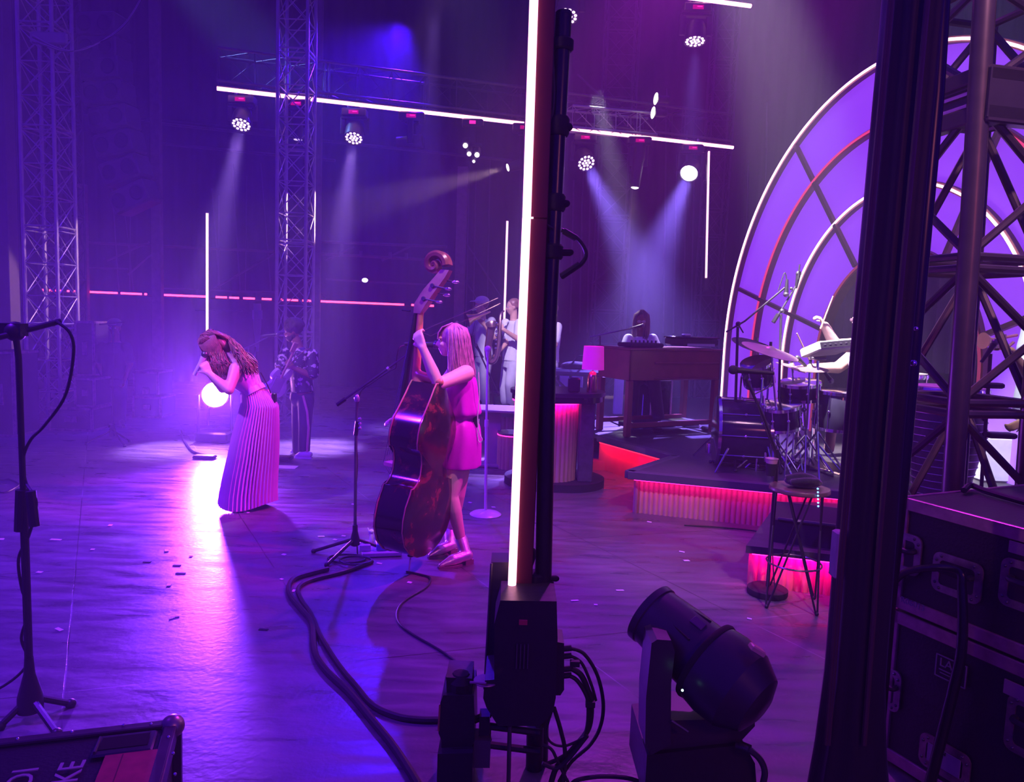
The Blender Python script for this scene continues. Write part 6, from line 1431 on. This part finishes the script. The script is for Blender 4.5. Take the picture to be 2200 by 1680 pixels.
def face_uz(px,py):   # (u,z) on the front face under that pixel
    d=ray(px,py); o_=cO-ofr.translation; s=-(o_.dot(inw))/d.dot(inw); q=cO+d*s; return (q-V((A0.x,A0.y,0))).dot(qv),q.z
t=case('flight_case','upper black flight case with recessed handles stacked on a larger case',zs_,Z1)
for px_,py_,w,h in ((2057,1240,.19,.15),(1948,1188,.13,.16),(2215,1265,.2,.17)): u,z=face_uz(px_,py_); dish(t,u,z,w,h)
u,z=face_uz(2190,1178); mb=MB(); mb.box((u,-.006,z),(.06,.006,.04),ofr); mb.build('paper_label',mat('label_dull',(.35,.2,.25),.7),t)
def text(s,mw,size,mtl,parent,name='lettering',ext=.0015):
    c=bpy.data.curves.new('txt','FONT'); c.body=s; c.size=size; c.extrude=ext; c.resolution_u=3; o=bpy.data.objects.new('tmp',c); col.objects.link(o); dg=bpy.context.evaluated_depsgraph_get(); dg.update()
    me=bpy.data.meshes.new_from_object(o.evaluated_get(dg)); bpy.data.objects.remove(o); me.transform(mw); me.materials.clear(); me.name=name
    return link(name,me,mtl,parent)
LT=mat('lettering_dull',(.28,.22,.3),.6)
u,z=face_uz(1937,1292)
tm=ofr@M4.Translation((u,-.007,z))@M4.Rotation(PI/2,4,'X'); text('R06013',tm,.034,LT,t)
t=case('flight_case','lower larger black flight case under the stacked case at right',.02,zs_-.012)
u,z=face_uz(2046,1440)
mb=MB(); mb.box((u,-.006,z),(.12,.006,.085),ofr); pl=mb.build('name_plate',mat('plate_black',(.03,.02,.03),.3),t)
mb=MB(); 
for a,b_,w,h in ((0,.041,.12,.004),(0,-.041,.12,.004),(-.058,0,.004,.085),(.058,0,.004,.085)): mb.box((u+a,-.01,z+b_),(w,.003,h),ofr)
mb.build('plate_border',LT,pl)
text('LAA',ofr@M4.Translation((u-.045,-.011,z+.002))@M4.Rotation(PI/2,4,'X'),.045,LT,pl)
mb=MB(); mb.box((u,-.01,z-.012),(.09,.002,.004),ofr); mb.box((u,-.01,z-.024),(.08,.002,.003),ofr); mb.build('plate_lines',LT,pl)
for px_,py_,w,h,nm in ((1915,1480,.09,.17,'butterfly_latch'),(2215,1570,.16,.2,'butterfly_latch')): u,z=face_uz(px_,py_); dish(t,u,z,w,h,nm=nm)
u,z=face_uz(2030,1632); dish(t,u,z,.2,.13,hnd=False,nm='label_frame')
mb=MB(); mb.box((u,-.009,z),(.13,.003,.07),ofr); mb.build('paper_card',mat('card_lilac',(.35,.25,.35),.7),t); text('AN',ofr@M4.Translation((u-.02,-.012,z+.02))@M4.Rotation(PI/2,4,'X'),.02,BLK,t)
u,z=face_uz(2195,1488); mb=MB(); mb.box((u,-.006,z),(.11,.006,.05),ofr); mb.build('paper_label',mat('label_dull',(.35,.2,.25),.7),t)
t=thing('cable','thick black cable lying over the flight cases and hanging down their front','cable',P(2080,1300,2.5))
cp=[]
for px_,py_ in ((2085,1225),(2090,1260),(2092,1320),(2088,1400),(2070,1480),(2050,1560),(2030,1640),(2010,1720)):
    u,z=face_uz(px_,py_); cp.append(ofr@V((u,-.06,z)))
cp=[ofr@V((face_uz(1925,1258)[0],-.03,face_uz(1925,1258)[1])),ofr@V((face_uz(1970,1225)[0],-.06,face_uz(1970,1225)[1])),ofr@V((face_uz(2040,1215)[0],-.07,face_uz(2040,1215)[1]))]+cp
mb=MB(); mb.tube(bez(cp,8),[.012+.008*min(1,i/60) for i in range((len(cp)-1)*8+1)],12); mb.build('cable',mat('cable_gloss',(.012,.01,.018),.25),t)
mb=MB(); mb.tube(bez([F(2070,1060,Z1)+V((0,0,.012)),F(2085,1053,Z1)+V((0,0,.02)),F(2120,1062,Z1)+V((0,0,.012)),F(2210,1088,Z1)+V((0,0,.012)),F(2300,1110,Z1)+V((0,0,.012))],6),.012,8); o=mb.build('cable',RUB); tagp(o,'short black cable lying across the top of the upper flight case','cable')
# ================================================================ flight case bottom left
zc=.56; ca=F(378,1549,zc); cb=F(0,1592,zc); cdir=(cb-ca); cdir.z=0; cdir.normalize(); cd=F(405,1690,zc)-ca; cd.z=0; cd.normalize()
fr2=M4((-cdir,V((-cdir.y,cdir.x,0)),V((0,0,1)))).transposed().to_4x4()
cn=cd-cdir*cd.dot(cdir); cn.normalize(); fr2=M4((-cdir,-cn,V((0,0,1)))).transposed().to_4x4(); fr2.translation=V((ca.x,ca.y,0))
t=thing('flight_case','black flight case in the lower left corner with white letters and red label','flight case',(ca.x,ca.y,0))
Wc,Dc=1.3,.8
mb=MB(); mb.box((-Wc/2,-Dc/2,zc/2),(Wc-.012,Dc-.012,zc-.012),fr2,bev=.01); mb.build('body',CASE,t)
ED2=mat('case_edge_dark',(.1,.06,.1),.4,.5,var=.3)
for c_,s_ in (((-Wc/2,-.012,zc-.0),(Wc,.028,.012)),((-.012,-Dc/2,zc),(.03,Dc,.012)),((-Wc/2,0,zc-.02),(Wc,.012,.05)),((0,-Dc/2,zc-.02),(.012,Dc,.05)),((0,0,zc/2),(.03,.03,zc))): mb=MB(); mb.box(c_,s_,fr2,bev=.003); mb.build('edge_trim',ED2,t)
mb=MB(); mb.ball((-.008,-.008,zc-.01),.033,fr2,16,12); mb.build('ball_corner',HW,t)
def tp(px,py): q=F(px,py,zc); return fr2.inverted()@q
for px_,py_ in ((38,1592),(155,1577),(266,1562),(325,1560),(362,1588),(372,1623),(376,1668)):
    q=tp(px_,py_); mb=MB(); mb.ball((q.x,q.y,zc+.006),.0045,fr2,8,6); mb.build('rivet',CHR,t)
q=tp(268,1600); mb=MB(); mb.box((q.x,q.y,zc+.002),(.15,.10,.01),fr2,bev=.01); pl=mb.build('handle_plate',mat('handle_plate',(.07,.05,.08),.3,.5),t); mb=MB(); mb.box((q.x,q.y+.003,zc+.007),(.12,.06,.004),fr2,bev=.001); mb.build('recess_shade',mat('shade_black',(.003,.003,.004),.9),pl); mb=MB(); mb.tube([fr2@V((q.x-.065,q.y-.04,zc+.01)),fr2@V((q.x-.066,q.y+.035,zc+.01))],.004,6); mb.build('grip',STEEL,pl)  # flat near-black slab, the shade of the handle hollow put into its colour
a_=tp(224,1632);b_=tp(365,1612); mb=MB(); mb.box(((a_.x+b_.x)/2,(a_.y+b_.y)/2-.09,zc+.001),(abs(b_.x-a_.x),.2,.006),fr2); lb=mb.build('red_label',mat('red_label',(.42,.04,.08),.6,var=.25,scale=30),t)
mb=MB(); mb.box(((a_.x+b_.x)/2-.035,(a_.y+b_.y)/2-.09,zc+.0045),(.0025,.19,.001),fr2); mb.build('label_line',mat('label_ink',(.15,.02,.04),.6),lb)
q=tp(164,1684); text('KE',fr2@M4.Translation((q.x,q.y,zc+.004))@M4.Rotation(PI/2,4,'Z'),.085,mat('white_stencil',(.38,.3,.42),.6),t)
q=tp(62,1694); text('DI',fr2@M4.Translation((q.x,q.y,zc+.004))@M4.Rotation(PI/2,4,'Z'),.085,MATS['white_stencil'],t)
# ================================================================ cases at rear left
def boxcase(label,x0,x1,y0,y1,Y,dep,mtl=CASE,edge=HW,zb=0,trim=True,rz=0,cat='flight case',name='flight_case'):
    a=P(x0,y1,Y);b_=P(x1,y1,Y); z0=zb if zb is not None else a.z; z1=P((x0+x1)/2,y0,Y).z; w=b_.x-a.x; c=((a.x+b_.x)/2,Y+dep/2)
    t=thing(name,label,cat,(c[0],c[1],z0)); m=M4.Translation((c[0],c[1],0))@M4.Rotation(rz,4,'Z')
    mb=MB(); mb.box((0,0,(z0+z1)/2),(w,dep,z1-z0),m,bev=.008); mb.build('body',mtl,t)
    if trim:
        for z in (z0+.015,z1-.015): mb=MB(); mb.box((0,0,z),(w+.015,dep+.015,.03),m); mb.build('edge_trim',edge,t)
        for s_ in(-1,1): mb=MB(); mb.box((s_*w/2,-dep/2,(z0+z1)/2),(.03,.03,z1-z0),m); mb.build('corner_trim',edge,t)
        mb=MB(); mb.box((0,-dep/2-.008,(z0+z1)/2),(w*.3,.012,(z1-z0)*.25),m,bev=.004); mb.build('latch',edge,t)
    return t,z1
t,z1=boxcase('lower flight case on the deck beside left truss tower',108,198,875,930,9.9,.5)
boxcase('middle flight case standing upright on the lower case, right of the left tower',163,203,812,874,9.95,.4,zb=z1)
boxcase('tall dark flight case with metal corners behind the left tower',165,202,690,808,10.6,.4,zb=P(180,808,10.6).z)
boxcase('narrow flight case with bright corners inside the left tower',100,132,812,880,10.9,.4,zb=P(110,880,10.9).z)
boxcase('dark case at the far left edge beside the column',-30,32,755,930,9.3,.5,zb=0)
boxcase('faint grey case stack right of the dark stagehand',290,340,798,925,11.6,.5,mtl=mat('case_blue',(.06,.06,.09),.5),zb=0)
boxcase('wide low dark case behind the lamp at rear left',288,345,852,925,11.3,.5,mtl=MATS['case_blue'],zb=0)
q=P(556,700,12.5); t=thing('paddle_sign','faint light bulb shaped board hanging behind the singer','board',q)
PS=mat('board_grey',(.12,.1,.16),.6); mb=MB(); mb.tube([P(553,652,12.5),P(553,700,12.5),P(553,740,12.5),P(553,755,12.5)],[.14,.15,.07,.06],16,flat=.3); mb.build('panel',PS,t); mb=MB(); mb.box(tuple(P(553,676,12.44)),(.16,.02,.15)); mb.build('window_patch',mat('board_light',(.2,.17,.25),.5),t)
# ================================================================ floor lamp (blinding) 
lb_=F(462,948); lc=P(462,848,lb_.y); t=thing('floor_light','blinding white floor light shining at the camera behind the singer','stage light',lb_)
dl=(V((.0,0,1.3))-lc); dl=(V((-.9,0,1.75))-lc).normalized(); m=xf(lc,dl)
mb=MB(); mb.lathe([(.1,-.3),(.15,-.25),(.17,-.02),(.175,.0),(.165,.0)],m,32); hd=mb.build('head',HEADB,t)
mb=MB(); mb.lathe([(.16,-.005),(.15,.01),(.08,.02),(.001,.022)],m,32); mb.build('lens',glow('lens_blinding',(1,.3,1),LAMP_E),hd)
sdv=dl.cross(V((0,0,1))).normalized()
mb=MB()
for s_ in(-1,1): q=lc+sdv*s_*.2; mb.tube([(q.x,q.y,.12),(q.x,q.y,q.z)],.02,8)
mb.build('yoke',HEADB,t); mb=MB(); mb.box((lb_.x,lb_.y,.07),(.42,.3,.13),bev=.02); mb.build('base',HEADB,t)
spot('beam_light',t,lc+dl*.05,lc+dl*5,LAMP_P,(.22,.03,1.0),72,rad=.15,blend=.9)
# ================================================================ floor things
CB=mat('cable_floor',(.02,.018,.024),.4)
def fcable(label,pts,r,mtl=CB,z=None):
    mb=MB(); mb.tube(bez([F(x,y,r) for x,y in pts],8),r,8); o=mb.build('floor_cable',mtl); tagp(o,label,'cable'); return o
fcable('thick cable winding from the tripod to the lower centre of the frame',[(705,1222),(665,1232),(634,1242),(621,1258),(624,1280),(650,1312),(670,1340),(676,1400),(700,1440),(750,1488),(800,1548),(850,1610),(900,1690)],.017)
fcable('thick cable running beside it and bending off to the winch',[(800,1206),(740,1228),(670,1246),(642,1262),(645,1285),(668,1320),(690,1370),(728,1430),(765,1475),(800,1515),(850,1538),(900,1546),(950,1546)],.014)
fcable('thin cable curving from the double bass endpin to the winch',[(873,1228),(905,1235),(925,1243),(915,1262),(870,1290),(853,1315),(858,1340),(890,1365),(950,1400),(1010,1445)],.007)
fcable('loose cable curling on the deck near the floor light',[(388,926),(392,940),(405,960),(418,972),(440,978),(455,982)],.016)
fcable('cable loop lying at left edge of the deck',[(0,1032),(20,1030),(40,1040),(25,1052),(5,1058),(-20,1050)],.008)
fcable('thin cable along the foot of the pink-lit riser',[(1470,1128),(1540,1132),(1620,1140),(1660,1150)],.006)
for i,(cx,cy,rx_) in enumerate(((745,1200,40),(760,1204,34))):
    pts=[(cx+rx_*math.cos(a*PI/8)+i*4,cy+9*math.sin(a*PI/8)) for a in range(16)]; mb=MB(); mb.tube(bez([F(x,y,.01+.01*i) for x,y in pts],3,closed=True),.008,6,closed=True); o=mb.build('cable_coil',CB); tagp(o,['outer cable coil lying round the tripod foot','inner cable coil lying under the tripod foot'][i],'cable')
# pedalboard
q0=F(770,1196);q1=F(870,1192); c=(q0+q1)/2; t=thing('pedal_board','low pedal board with small pedals behind the tripod stand','pedal board',c); m=M4.Translation(c)@M4.Rotation(math.atan2(q1.y-q0.y,q1.x-q0.x),4,'Z')
mb=MB(); mb.box((0,.05,.02),((q1-q0).length*.85,.18,.03),m,bev=.004); mb.build('tray',mat('tray_pale',(.55,.5,.55),.4),t)
for k,(x_,c_) in enumerate(((-.12,(.6,.6,.7)),(0,(.1,.2,.5)),(.1,(.05,.05,.06)))): mb=MB(); mb.box((x_,.06,.06),(.08,.12,.05),m,bev=.006); mb.build('pedal',mat('pedal_%d'%k,c_,.4),t)
q=F(798,1165); t=thing('figurine','tiny pale figurine on the deck beside the double bass','figurine',q); mb=MB(); mb.cone(q+V((0,0,.01)),.02,q+V((0,0,.06)),.012); mb.ball(tuple(q+V((0,0,.085))),.018); mb.cone(q+V((-.01,0,.05)),.008,q+V((-.03,0,.11)),.006); mb.remesh('figure',mat('figurine_pale',(.7,.6,.65),.5),t,.004,1)
q=F(816,1158); mb=MB(); mb.lathe([(.03,0),(.032,.07),(.028,.08)],M4.Translation(q),14); o=mb.build('blue_cup',mat('cup_blue',(.15,.3,.6),.4)); tagp(o,'small blue cup beside the figurine at the bass foot','cup')
q=F(440,985); mb=MB(); mb.box((q.x,q.y,.02),(.24,.12,.04),bev=.012); o=mb.build('floor_pedal',BLK); tagp(o,'dark foot pedal at the end of the loose cable','pedal')
q=F(608,990); mb=MB(); mb.box((q.x,q.y,.03),(.2,.16,.05),bev=.012); o=mb.build('floor_pedal',BLK); tagp(o,'small dark wedge pedal between the singer and guitarist','pedal')
q=F(612,1004); mb=MB(); mb.box((q.x,q.y,.003),(.26,.16,.004)); o=mb.build('paper_sheet',WHITE); tagp(o,'white paper sheet on the deck right of the singer skirt','paper')
# confetti: small paper scraps
CON=mat('confetti_paper',(.8,.75,.8),.6,var=0); random.seed(5)
spots=[(120,1160,22,4),(237,1129,8,6),(199,1181,8,4),(358,1183,8,8),(363,1257,9,6),(375,1325,20,3),(127,1353,20,4),(85,1230,12,4),(4,1159,8,5),(410,1195,7,4),(690,1153,14,3),(720,1160,9,3),(738,1152,8,3),(610,1192,9,4),(631,1270,6,6),(674,1246,7,4),(605,1245,8,3),(880,1252,10,4),(815,1211,12,3),(1235,1291,18,3),(1332,1269,18,3),(1465,1186,12,3),(1475,1205,14,4),(1610,1330,10,3),(1280,1300,8,3),(760,1084,10,3),(1010,1080,8,3),(1060,1090,8,3),(530,1101,12,3),(1395,1122,10,3)]
for i,(x,y,w,h) in enumerate(spots):
    q=F(x,y); ww=max(w*q.y/1600,.012); hh=max(h*q.y/1600*2.2,.012); mb=MB(); m=M4.Translation((q.x,q.y,.003))@M4.Rotation(random.uniform(-.5,.5),4,'Z')@M4.Rotation(.06,4,'Y'); mb.box((0,0,0),(ww,hh,.002),m); o=mb.build('confetti_scrap',CON,smooth=False)
    tagp(o,'small pale paper scrap lying flat on the dark stage deck','paper scrap','confetti scraps scattered on the deck')
for (x,y,w) in ((380,1215,.05),(388,1232,.06),(566,1353,.05),(316,1207,.05)):
    q=F(x,y); mb=MB(); mb.box((q.x,q.y,.002),(w,.02,.003),M4.Identity(4)); o=mb.build('tape_scrap',BLKM,smooth=False); tagp(o,'short dark tape scrap stuck on the stage deck','tape','dark tape scraps on the deck')
# ================================================================ lights of the show
wd_=sc.world or bpy.data.worlds.new('night'); sc.world=wd_; wd_.use_nodes=True
bg=wd_.node_tree.nodes['Background']; bg.inputs[0].default_value=(*AMB,1); bg.inputs[1].default_value=AMBS
MAG=(1,.06,.62)
def wl(p,aim,pw,c,deg,bl=.6,rad=.12): return spot('stage_wash_light',None,p,aim,pw,c,deg,bl,rad)
for a in LIGHTS: wl(*a)
l=area('warm_fill_light',(2.6,-1.6,3.2),(1.6,2.6,.6),24,(1,.22,.3),.5,.5)  # added unseen warm fill behind the viewpoint, lights the cases and post
vs=sc.view_settings; vs.view_transform='Standard'; vs.look='None'; vs.gamma=1; vs.exposure=0; vs.use_curve_mapping=False
sc.cycles.use_denoising=True; sc.cycles.adaptive_threshold=.015
sc.cycles.max_bounces=5; sc.cycles.diffuse_bounces=2; sc.cycles.glossy_bounces=3; sc.cycles.volume_bounces=0; sc.cycles.transmission_bounces=3
sc.cycles.sample_clamp_indirect=4; sc.cycles.caustics_reflective=False; sc.cycles.caustics_refractive=False
